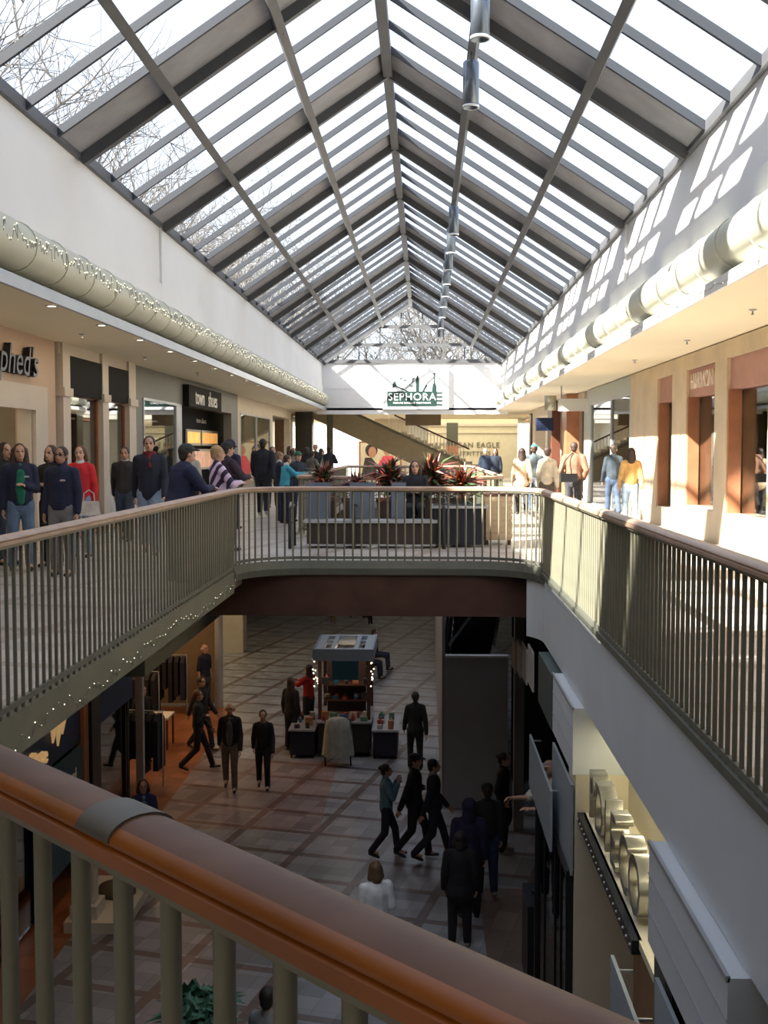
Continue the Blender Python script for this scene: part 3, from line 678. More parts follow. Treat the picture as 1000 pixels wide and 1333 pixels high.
# ------------------------------------------------------------------ footbridge furniture
bench = empty('bench', (-1.15, 17.95, 0)); tag(bench, 'long dark bench with black metal arms on the footbridge', 'bench')
blk = mat('black_metal', (.02, .02, .022), .4, .5); dkwood = mat('dark_wood_slats', (.03, .02, .016), .5, var=.2)
B(-.75, 1.35, -.25, .25, .40, .44).build('seat', lightgrey, bench)
m = MB(); m.box(-.7, 1.3, -.2, .22, .07, .39); m.build('seat_base', dkwood, bench)
B(-.72, 1.32, -.24, .24, .04, .065).build('foot_rail', lightgrey, bench)
for x in (-.95, .05, 1.55 - .1):
    m = MB(); m.tube([(x, -.32, 0), (x, -.32, .62), (x, .2, .66), (x, .3, 0)], .03, 6); m.build('arm', blk, bench)
bc = mat('blue_grey_panel', (.10, .13, .18), .6, var=.08)
m = MB()
for x0, x1, mm in ((-.75, -.36, 0), (-.05, .35, 0), (.62, .85, 0)):
    B(x0, x1, .18, .24, .45, 1.02).build('backrest', bc, bench)
for i, (x, z, s_, lab) in enumerate(((-1.78, 1.20, 1.0, 'reddish croton plant at the left end of the bridge planters'), (-.60, 1.24, 1.15, 'pink and green croton plant in the middle of the bridge planters'), (.10, 1.24, 1.35, 'large red green croton plant right of the middle one'), (.65, 1.0, 1.2, 'orange red croton plant at the right end of the bridge planters'), (-1.2, 1.0, .8, 'small dark croton plant between the left and middle ones'))):
    pl = empty('potted_plant', (x, 19.9, 0)); tag(pl, lab, 'plant')
    m = MB(); m.lathe((0, 0, 0), [(0, .0), (.16, 0), (.24, .62), (.26, .64), (.26, .70), (.22, .70), (.2, .66), (0, .66)], 14); m.build('pot', mat('terracotta_pot', (.10, .07, .055), .6), pl)
    rnd = random.Random(i + 11)
    for cc, (nm, c_) in enumerate((('red_leaf', (.17, .045, .035)), ('green_leaf', (.05, .09, .035)), ('pink_leaf', (.34, .14, .13)), ('orange_leaf', (.34, .11, .04)))):
        m = MB()
        for k in range(int(70 if cc in (0, 1) else 30)):
            a = rnd.uniform(0, 2 * PI); el = rnd.uniform(.05, 1.45); ln = s_ * rnd.uniform(.30, .56); wd = .032 * s_
            o_ = Vector((rnd.uniform(-.06, .06), rnd.uniform(-.06, .06), .68 + rnd.uniform(0, (z - .68) * .75)))
            d_ = Vector((math.cos(a) * math.cos(el), math.sin(a) * math.cos(el), math.sin(el))); sd = Vector((-math.sin(a), math.cos(a), 0)); up = sd.cross(d_)
            p1 = o_ + d_ * ln * .45 + sd * wd; p2 = o_ + d_ * ln * .45 - sd * wd; p3 = o_ + d_ * ln - Vector((0, 0, ln * .25)); pm = o_ + d_ * ln * .5 - up * .012
            m.add([o_, p1, p3, p2, pm], [(0, 1, 4), (1, 2, 4), (2, 3, 4), (3, 0, 4)])
        m.build('foliage', mat(nm, c_, .4, var=.3, scale=8), pl)
cab = empty('kiosk_cabinet', (.55, 18.3, 0)); tag(cab, 'black cabinet with glass top on the footbridge', 'cabinet')
B(-.42, .42, -.35, .35, .04, .62).build('body', mat('black_gloss', (.015, .018, .03), .25), cab); B(-.45, .45, -.38, .38, .62, .66).build('top', lightgrey, cab); B(-.40, .40, -.33, .33, .66, .85).build('glass_case', shop_glass, cab)
for x in (-.38, .0, .38): B(x - .015, x + .015, -.365, -.351, .06, .6).build('door_strip', dark_metal, cab)
cab = empty('kiosk_cabinet', (1.17, 18.75, 0)); tag(cab, 'pale wooden slatted cabinet at the right of the footbridge', 'cabinet')
m = MB(); m.box(-.19, .24, -.3, .3, .08, .80)
for k in range(7): m.box(-.2, .25, -.312, -.3, .11 + k * .1, .19 + k * .1)
m.build('body', mat('pale_wood', (.50, .38, .25), .5, var=.1), cab); B(-.22, .27, -.33, .33, .8, .84).build('top', brown_beam, cab)
for x in (-.16, .2): B(x - .03, x + .03, -.28, -.22, 0, .08).build('leg', brown_beam, cab)

# ------------------------------------------------------------------ lower level
struct(B(-12, 12, -4, 72, ZL - .2, ZL).build('floor_lower', floor_lo))
o = MB(); o.box(-12, 12, 71, 71.3, ZL, -.8); struct(o.build('wall_lower_end', cream_wall))
XS = -5.55
# left lower shopfronts
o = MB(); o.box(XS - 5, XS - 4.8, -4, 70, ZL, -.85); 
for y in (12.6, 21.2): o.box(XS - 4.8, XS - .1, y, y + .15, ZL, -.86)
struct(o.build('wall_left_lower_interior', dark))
# blue shop with sign band
o = MB(); o.box(XS - .3, XS, 6, 21.2, -3.15, -.851); struct(o.build('wall_left_blue_fascia', mat('royal_blue_panel', (.008, .04, .13), .5, var=.15)))
sg = text_obj('shop_sign', 'village', .38, mat('sign_gold', (.75, .52, .26), .5, emit=(1, .65, .3), es=.12), FACE_R((XS + .05, 15.72, -2.87)), None, .04, spacing=.92); tag(sg, 'gold letters reading village on the dark blue shopfront', 'sign')
sw = MB()
for k, (dy, z0, z1) in enumerate(((0, -2.4, -1.9), (.28, -2.6, -1.75), (.55, -2.35, -1.7))):
    sw.tube([(XS + .05, 16.45 + dy * .8, z0 * .5 - 1.60), (XS + .05, 16.5 + dy * .8, (z0 + z1) / 4 - 1.52), (XS + .05, 16.62 + dy * .8, z1 * .5 - 1.50)], [.015, .055, .02], 6)
q = sw.build('sign_emblem', MATS['sign_gold']); tag(q, 'gold flame shaped emblem above the end of the village lettering', 'sign')
q = B(XS - .0, XS + .06, 16.0, 17.85, ZL + .5, -3.2).build('poster', mat('teal_poster', (.008, .075, .12), .5)); tag(q, 'teal blue poster panel with pale lettering under the village sign', 'poster')
t_ = text_obj('poster_lettering', 'travel', .26, MATS['sign_letter_white'], FACE_R((XS + .07, 17.2, -3.55)), q, .005); 
window(XS - .1, 12.9, 15.9, ZL + .05, -3.25, frame=dark_metal)
q = B(XS - .15, XS + .06, 17.95, 18.2, ZL, -.86).build('column', copper_wood); tag(q, 'narrow orange brown post beside the teal poster', 'column')
q = B(XS - .15, XS + .10, 18.25, 18.75, ZL, -.86).build('column', dark_metal); tag(q, 'black post next to the narrow orange brown post', 'column')
q = B(XS - .07, XS + .07, 21.7, 21.85, ZL, -.86).build('column', lightgrey); tag(q, 'slim grey metal post in front of the dark clothes shop', 'column')
q = MB().tube([(XS + .05, 30.0, ZL), (XS + .05, 30.0, -.86)], .11, 14).build('column', lightgrey); tag(q, 'round pale grey steel column at the corner of clothes shop', 'column')
window(XS - .15, 18.85, 21.1, ZL + .05, -1.4, frame=dark_metal)
# stone effect panel in the window
q = B(XS - 1.2, XS - 1.0, 21.4, 23.4, ZL, -2.5).build('window_backdrop', mat('marbled_panel', (.20, .18, .13), .5, var=.5, scale=2.5)); tag(q, 'mottled olive display panel standing in the shop window', 'panel')
# clothes shop: racks of dark clothes
rnd = random.Random(5)
for j, (x, y, rz, pal) in enumerate(((-6.05, 22.9, 84, 0), (-7.1, 27.0, 85, 1), (-6.9, 29.2, 90, 2), (-7.9, 25.2, 70, 1))):
    rr = empty('clothes_rack', (x, y, ZL), R(rz)); tag(rr, ['rack of black coats beside the slim grey post', 'rack of dark clothes with a red garment in the lower shop', 'rack of black garments near the mannequin', 'rack of dark clothes at the back of the lower shop'][j], 'rack')
    m = MB(); m.tube([(0, -.7, 0), (0, -.7, 1.55), (0, .7, 1.55), (0, .7, 0)], .018, 6); m.build('rail', lightgrey, rr)
    for k in range(9):
        yy = -.62 + k * .155; c_ = rnd.choice(['blk', 'blk', 'nvy', 'red' if pal == 1 else 'blk', 'tan' if pal == 2 else 'nvy'])
        q = MB(); zz = rnd.uniform(.25, .7); q.prism([(-.24, zz), (.24, zz), (.22, 1.38), (.08, 1.5), (-.08, 1.5), (-.22, 1.38)], yy - .05, yy + .05, Matrix(((1, 0, 0, 0), (0, 0, 1, 0), (0, 1, 0, 0), (0, 0, 0, 1))))
        q.build('garment', mat('cloth_' + c_, {'blk': (.012, .012, .014), 'nvy': (.012, .015, .035), 'red': (.22, .012, .02), 'tan': (.20, .12, .06)}[c_], .9), rr)
tb = empty('table', (-6.15, 25.9, ZL)); tag(tb, 'small white topped table on the terracotta shop floor', 'table')
B(-.28, .28, -.35, .35, .70, .75).build('tabletop', mat('table_white', (.65, .60, .55), .5), tb)
for x in (-.25, .25):
    for y in (-.31, .31): B(x - .02, x + .02, y - .02, y + .02, 0, .70).build('leg', brown_beam, tb)
# pale cream piers further back
q = B(-7.1, -6.15, 38.1, 38.9, ZL, -.86).build('column', cream_wall); tag(q, 'cream square pier on the lower level beyond the clothes shop', 'column')
o = MB(); o.box(-9.0, -8.8, 30.5, 50, ZL, -.86); o.box(-8.8, -5.7, 30.4, 30.55, ZL, -.86); struct(o.build('wall_left_lower_far', mat('brown_wall', (.22, .15, .09), .7, var=.1)))
q = MB(); q.lathe((0, 0, 0), [(0, 0), (.2, 0), (.2, .05), (.05, .1), (.05, .9), (.14, 1.1), (.1, 1.5), (.3, 1.6), (.3, 1.65), (0, 1.7)], 12)
q = q.build('display_stand', blk, loc=(-6.9, 35.2, ZL)); tag(q, 'tall black display stand in front of cream pier', 'stand')
# base pedestal lower left
pd = empty('pedestal', (-4.86, 16.6, ZL)); tag(pd, 'cream stepped pedestal at the foot of the blue shopfront', 'pedestal')
B(-.28, .6, -.9, .9, 0, .16).build('base', cream_wall, pd); B(-.15, .1, -.7, -.45, .16, 1.05).build('post', cream_wall, pd); B(-.22, .17, -.8, -.35, .16, .35).build('plinth', cream_wall, pd); MB().lathe((.2, .2, .16), [(0, 0), (.28, 0), (.28, .12), (0, .12)], 16).build('disc', mat('olive_disc', (.14, .11, .06), .5), pd)

# hoarding box with escalator structure behind
hz = struct(MB().box(.40, 1.60, 21.55, 21.7, ZL, -2.42).build('wall_hoarding', hoard))
h2 = MB(); h2.box(.34, .40, 21.55, 40, ZL, -.9); struct(h2.build('wall_hoarding_side', mat('pale_hoarding', (.34, .34, .35), .6, var=.05)))
struct(B(.40, 1.60, 21.53, 21.72, -2.42, -2.38).build('trim_13', white))
es = empty('escalator', (1.0, 22.5, ZL)); tag(es, 'escalator with dark balustrades and pale rails behind the hoarding', 'escalator')
for x in (-.45, .5):
    m = MB(); m.add([(x, 0, 3.9), (x, 9, -.0), (x, 9, 1.0), (x, 0, 4.7), (x + .05, 0, 3.9), (x + .05, 9, 0), (x + .05, 9, 1.0), (x + .05, 0, 4.7)], [(0, 1, 2, 3), (4, 7, 6, 5), (0, 4, 5, 1), (1, 5, 6, 2), (2, 6, 7, 3), (3, 7, 4, 0)])
    m.build('balustrade', dark_metal, es); MB().tube([(x + .02, 0, 4.72), (x + .02, 9, 1.02)], .05, 6).build('handrail', darkblue, es)
m = MB()
for k in range(16): m.box(-.4, .5, k * .55, k * .55 + .5, 3.7 - k * .235 - .1, 3.75 - k * .235)
m.build('steps', dark_metal, es)
m = MB(); m.bar((-.5, .3, 2.95), (.15, .35, 3.85), .05, .05); m.bar((-.5, .3, 3.5), (-.05, .35, 4.1), .04, .04); m.bar((.4, .3, 2.95), (.62, .35, 4.4), .05, .05); m.bar((.3, .3, 3.7), (.5, .35, 4.4), .04, .04); m.build('brace', lightgrey, es)
q = MB().box(1.62, 1.80, 20.3, 20.5, ZL, -.86).build('column', mat('grey_column', (.26, .26, .27), .5)); tag(q, 'slim grey column right of the grey hoarding', 'column')
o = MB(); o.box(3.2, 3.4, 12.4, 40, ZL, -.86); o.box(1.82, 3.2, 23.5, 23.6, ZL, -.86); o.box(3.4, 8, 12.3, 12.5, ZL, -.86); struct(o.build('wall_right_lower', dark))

# right lower shop units
def sign_box(y0, y1, lab, lab2):
    r_ = empty('shopfront_canopy', (1.48, y0, -1.45)); tag(r_, lab, 'canopy')
    m = MB(); m.box(-.11, .40, 0, y1 - y0, 0, .62); m.build('cladding', fascia_grey, r_)
    for z in (.2, .42): B(-.116, -.111, 0, y1 - y0, z, z + .008).build('seam', lightgrey, r_)
    B(-.12, -.10, 0, y1 - y0, .60, .63).build('edge_strip', lightgrey, r_)
sign_box(10.4, 12.05, 'white clad canopy box over the far right lower shop window', '')
sign_box(5.05, 6.85, 'white clad canopy box nearest the camera at lower right', '')
W = MB(); W.box(1.40, 3.3, 10.4, 10.9, ZL, -1.452); W.box(1.90, 3.3, 6.85, 10.4, -1.8, -.84); W.box(1.885, 1.9, 6.86, 10.4, -1.8, -.84)
struct(W.build('wall_right_cream_pier', cream_wall))
W = MB(); W.box(1.95, 2.1, 5, 10.4, ZL, -1.8); struct(W.build('wall_right_tan', tan_wall))
struct(B(1.47, 1.95, 6.8, 10.4, -1.86, -1.8).build('trim_14', cream_wall))
struct(B(1.41, 1.9, 6.35, 6.85, ZL, -1.452).build('trim_15', dark_metal))
struct(B(1.97, 2.1, 4.9, 5.05, ZL, -.85).build('trim_16', olive_soffit))
# letter sign
ls = empty('shop_sign', (1.47, 8.9, -1.80)); tag(ls, 'row of brushed metal letters standing on a dark rail, lit from behind', 'sign')
m = MB(); m.box(-.05, .02, -1.25, 1.5, -.10, .0); m.build('rail', dark_metal, ls)
m = MB()
for k in range(20): m.sph((-.052, -1.2 + k * .14, -.05), .011, 6)
m.build('rivets', white, ls)
for ch, y_ in (('P', 1.15), ('D', .72), ('I', .36), ('E', .0), ('C', -.48), ('O', -.92)):
    text_obj('letter', ch, .62, letter_metal, FACE_L((.09, y_, .235)), ls, .07)
# glass panels
def gpanel(x, y0, y1, z0, z1, lab):
    q = B(x - .012, x + .012, y0, y1, z0, z1).build('glass_panel', teal_glass); tag(q, lab, 'glass panel')
    for y in (y0 + .15, (y0 + y1) / 2, y1 - .15): MB().bar((x, y, z1 - .04), (1.395, y, z1 - .04), .015, .015).build('bracket', lightgrey, q)
gpanel(1.375, 10.45, 12.0, -2.42, -1.56, 'grey glass panel under the far canopy box')
gpanel(1.28, 11.3, 13.6, -2.5, -1.88, 'outer grey glass panel leaning beside the far canopy box')
gpanel(1.375, 5.15, 6.6, -2.42, -1.56, 'grey glass panel under the nearest canopy box')
gpanel(1.28, 6.0, 7.6, -2.5, -1.88, 'outer grey glass panel beside the nearest canopy box')
wn = window(1.37, 10.55, 13.4, ZL + .05, -2.45, frame=dark_metal)
for y in (11.1, 11.6, 12.6): B(1.35, 1.40, y, y + .03, ZL + .05, -2.45).build('mullion', dark_metal, wn)
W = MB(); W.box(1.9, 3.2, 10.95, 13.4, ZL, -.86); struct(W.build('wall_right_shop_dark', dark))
W = MB(); W.box(1.36, 1.5, 12.06, 13.5, -1.45, -.86); struct(W.build('trim_17', mat('teal_metal', (.05, .08, .085), .4)))
# extra fins seen far right under the bridge
m = MB()
for k in range(4): m.box(1.36 - .0, 1.38, 14.2 + k * .9, 14.9 + k * .9, -1.5 - .1 * k, -1.0 - .12 * k)
q = m.build('window_decal', mat('pale_panel', (.45, .45, .44), .5)); tag(q, 'row of small pale panels on dark shopfront beyond the canopy', 'panel')
# mannequin arm reaching over the panel
# small tablet sign
tsn = empty('notice_stand', (1.28, 8.85, ZL)); tag(tsn, 'small notice board on a thin stand at the foot of the cream pier', 'sign')
MB().tube([(0, 0, 0), (0, 0, 1.15)], .02, 8).build('stand', blk, tsn); MB().box(-.13, .13, -.01, .01, -.17, .17, Matrix.Translation((0, 0, 1.3)) @ Matrix.Rotation(R(25), 4, 'Y') @ Matrix.Rotation(R(-35), 4, 'X')).build('board', mat('notice_pink', (.60, .52, .52), .6), tsn)
MB().lathe((0, 0, 0), [(0, .0), (.18, 0), (.18, .02), (0, .03)], 14).build('base', blk, tsn)

# kiosk
kx, ky = -1.80, 26.0
K = empty('kiosk', (kx, ky, ZL)); tag(K, 'retail cart kiosk with grey slatted roof and small lights on the lower floor', 'kiosk')
kgrey = mat('kiosk_grey', (.30, .34, .38), .5, var=.05)
m = MB(); z = 2.36
m.box(-.64, .64, -1.05, -.80, z, z + .10); m.box(-.64, .64, .85, 1.05, z, z + .10); m.box(-.64, -.46, -1.05, 1.05, z - .002, z + .098); m.box(.46, .64, -1.05, 1.05, z - .002, z + .098); m.box(-.64, .64, .2, .32, z + .001, z + .099); m.box(-.3, -.2, -1.05, 1.05, z + .003, z + .11); m.box(.22, .32, -1.05, 1.05, z + .003, z + .11)
m.build('roof', kgrey, K); m = MB(); m.box(-.68, .68, -1.09, -1.05, z - .14, z + .12); m.box(-.68, -.64, -1.05, 1.05, z - .14, z + .12); m.box(.64, .68, -1.05, 1.05, z - .14, z + .12); m.build('roof_edge', mat('kiosk_blue_grey', (.16, .19, .22), .5), K)
for x in (-.55, .55):
    for y in (-.7, .7): B(x - .04, x + .04, y - .04, y + .04, .5, z).build('post', brown_beam, K)
B(-.58, .58, -.9, .9, .12, .78).build('counter', mat('kiosk_dark', (.03, .022, .022), .5), K)
B(-.62, .62, -.95, .95, .78, .82).build('countertop', lightgrey, K)
B(-.45, .45, .10, .16, .82, 2.2).build('back_panel', mat('kiosk_panel', (.05, .03, .03), .6), K)
B(-.28, .32, -.72, -.68, 1.72, 2.2).build('picture_panel', mat('kiosk_blue_picture', (.012, .08, .13), .5), K)
for z_ in (1.15, 1.5): B(-.5, .5, -.35, .1, z_, z_ + .03).build('shelf', brown_beam, K)
for x in (-.45, .45):
    for y in (-.7, .7): MB().lathe((x, y, .12), [(.0, -.05), (.12, -.05), (.12, .05), (0, .05)], 14, 'x').build('wheel', blk, K)
m = MB(); rnd = random.Random(2)
for k in range(26): m.sph((rnd.choice([-.62, .62]) * rnd.uniform(.95, 1.1), rnd.uniform(-1.0, -.6), rnd.uniform(1.6, 2.3)), .018, 6)
m.build('string_lights', bulb, K)['kind'] = 'stuff'
rnd = random.Random(9); cols = [(.35, .05, .04), (.04, .12, .2), (.5, .48, .42), (.45, .2, .08), (.05, .05, .06), (.10, .22, .15)]
mg = [mat('goods_%d' % k, c_, .5) for k, c_ in enumerate(cols)]
def goods(x, y, z, i, lab='small boxed item displayed on the kiosk', grp='goods on the kiosk'):
    w_, d_, h_ = rnd.uniform(.04, .09), rnd.uniform(.03, .06), rnd.uniform(.06, .19)
    mb = MB()
    if i % 3: mb.box(-w_, w_, -d_, d_, 0, h_); mb.box(-w_ * .8, w_ * .8, -d_ - .004, -d_, h_ * .2, h_ * .8)
    else: mb.lathe((0, 0, 0), [(0, 0), (w_ * .7, 0), (w_ * .8, h_ * .6), (w_ * .3, h_ * .8), (w_ * .3, h_), (0, h_)], 10)
    q = mb.build('merchandise_box' if i % 3 else 'merchandise_bottle', mg[rnd.randrange(6)]); q.location = (kx + x, ky + y, ZL + z); q.rotation_euler = (0, 0, rnd.uniform(-.4, .4))
    tag(q, lab if i % 3 else lab.replace('boxed item', 'bottle'), 'merchandise', grp if i % 3 else 'bottles on the kiosk')
i = 0
for z_, ylist in ((.821, (-.85, -.7, -.55)), (1.181, (-.25, -.05)), (1.531, (-.25, -.05))):
    for y_ in ylist:
        for k in range(5): goods(-.46 + k * .23 + rnd.uniform(-.03, .03), y_, z_, i); i += 1
# side trays
for sx, lab in ((-1, 'left'), (1, 'right')):
    tr = empty('display_table', (kx + sx * .93, ky - .35, ZL)); tag(tr, 'low stock table on the %s side of the cart kiosk' % lab, 'table')
    B(-.3, .3, -.7, .7, .62, .66).build('tabletop', lightgrey, tr); B(-.27, .27, -.66, .66, .08, .6).build('cloth', mat('dark_cloth', (.02, .02, .035), .9), tr)
    for x in (-.24, .24):
        for y in (-.6, .6): B(x - .02, x + .02, y - .02, y + .02, 0, .08).build('leg', blk, tr)
    for k in range(10): goods(sx * .93 + (k % 2) * .24 - .12, -.9 + (k // 2) * .27, .661, k + 1, 'small boxed item on the stock table %s of the kiosk' % lab, 'goods on the table %s of the kiosk' % lab); 
# grey-green cloths on rack in front of kiosk
cr = empty('garment_rack', (-1.88, 24.45, ZL)); tag(cr, 'pale grey green hanging shawls on a rack in front of the kiosk', 'rack')
MB().tube([(-.28, 0, .0), (-.28, 0, 1.02), (.28, 0, 1.02), (.28, 0, .0)], .018, 6).build('frame', blk, cr)
m = MB(); n = 40; rows = []
for r_, z_ in ((.10, 1.06), (.17, 1.0), (.19, .8), (.21, .5), (.23, .22)):
    rows.append([(.30 / .2 * r_ * math.cos(2 * PI * k / n) * (1 + .06 * math.sin(k * 1.9)), r_ * math.sin(2 * PI * k / n) * (1 + .14 * math.cos(k * 2.4)), z_ + (.04 * math.sin(k * .9) if z_ < .4 else 0)) for k in range(n)])
vs = [p for r_ in rows for p in r_]; m.add(vs, [(i * n + k, i * n + (k + 1) % n, (i + 1) * n + (k + 1) % n, (i + 1) * n + k) for i in range(4) for k in range(n)], True); m.add(rows[0], [tuple(range(n))])
m.build('shawl', mat('sage_shawl', (.36, .37, .31), .9, var=.15, scale=6), cr)
# potted palm lower left bottom
pp = empty('potted_plant', (-2.42, 12.0, ZL)); tag(pp, 'green leafy plant at the bottom of the view behind the foreground railing', 'plant')
MB().lathe((0, 0, 0), [(0, 0), (.24, 0), (.33, .5), (.35, .5), (.35, .56), (.3, .56), (.28, .5), (0, .5)], 18).build('pot', MATS['terracotta_pot'], pp)
rnd = random.Random(4); m = MB()
for k in range(420):
    a = rnd.uniform(0, 2 * PI); el = rnd.uniform(.0, 1.4); ln = rnd.uniform(.2, .38); o_ = Vector((rnd.uniform(-.3, .3), rnd.uniform(-.3, .3), .55 + rnd.uniform(0, .30)))
    d_ = Vector((math.cos(a) * math.cos(el), math.sin(a) * math.cos(el), math.sin(el))); sd = Vector((-math.sin(a), math.cos(a), 0)); up = sd.cross(d_)
    m.add([o_, o_ + d_ * ln * .4 + sd * .05, o_ + d_ * ln - Vector((0, 0, ln * .3)), o_ + d_ * ln * .4 - sd * .05, o_ + d_ * ln * .45 - up * .015], [(0, 1, 4), (1, 2, 4), (2, 3, 4), (3, 0, 4)])
m.build('foliage', mat('deep_green_leaf', (.07, .20, .13), .45, var=.35, scale=6), pp)

# ------------------------------------------------------------------ people
def capsule(mb, p, q, r1, r2, flat=1., n=10, fy=None):
    """tapered capsule p->q ; flat squashes the depth (local y)"""
    p, q = Vector(p), Vector(q); d = q - p; L = max(d.length, 1e-4); d.normalize()
    fr_ = Vector(fy) if fy else Vector((0, 1, 0))
    x = d.cross(fr_)
    if x.length < .15: fr_ = Vector((0, 0, 1)); x = d.cross(fr_)
    x.normalize(); y = x.cross(d).normalized()
    rings = []
    for k in range(1, 4): a = PI / 2 * k / 4 ; rings.append((p - d * r1 * math.cos(a), r1 * math.sin(a)))
    for t in (0, .33, .66, 1): rings.append((p + (q - p) * t, r1 * (1 - t) + r2 * t))
    for k in (3, 2, 1): a = PI / 2 * k / 4; rings.append((q + d * r2 * math.cos(a), r2 * math.sin(a)))
    vs = []
    for c, r in rings:
        for k in range(n): a = 2 * PI * k / n; vs.append(c + x * math.cos(a) * r + y * math.sin(a) * r * flat)
    m = len(rings); vs += [p - d * r1, q + d * r2]; o = m * n
    fs = [(i * n + k, i * n + (k + 1) % n, (i + 1) * n + (k + 1) % n, (i + 1) * n + k) for i in range(m - 1) for k in range(n)]
    fs += [(o, (k + 1) % n, k) for k in range(n)] + [(o + 1, (m - 1) * n + k, (m - 1) * n + (k + 1) % n) for k in range(n)]
    mb.add(vs, fs)
def ell(mb, c, rx, ry, rz):
    mb.sph(c, 1., 14, (rx, ry, rz))

JOBS = []
def job(name, mb, m, parent, vox, smooth=3, mats=None, H=None):
    mb.sm = [True] * len(mb.f)
    o = mb.build(name, m if not mats else mats, parent)
    r_ = o.modifiers.new('r', 'REMESH'); r_.mode = 'VOXEL'; r_.voxel_size = vox; r_.use_smooth_shade = True
    s_ = o.modifiers.new('s', 'SMOOTH'); s_.iterations = smooth; s_.factor = .5
    JOBS.append((o, mats, H)); return o

SKINS = [(.50, .30, .21), (.42, .23, .15), (.30, .15, .09), (.60, .38, .28)]
def cloth(c, key='c'): return mat('fabric_%.3f_%.3f_%.3f' % c, c, .85, var=.22, scale=9, bump=.25)

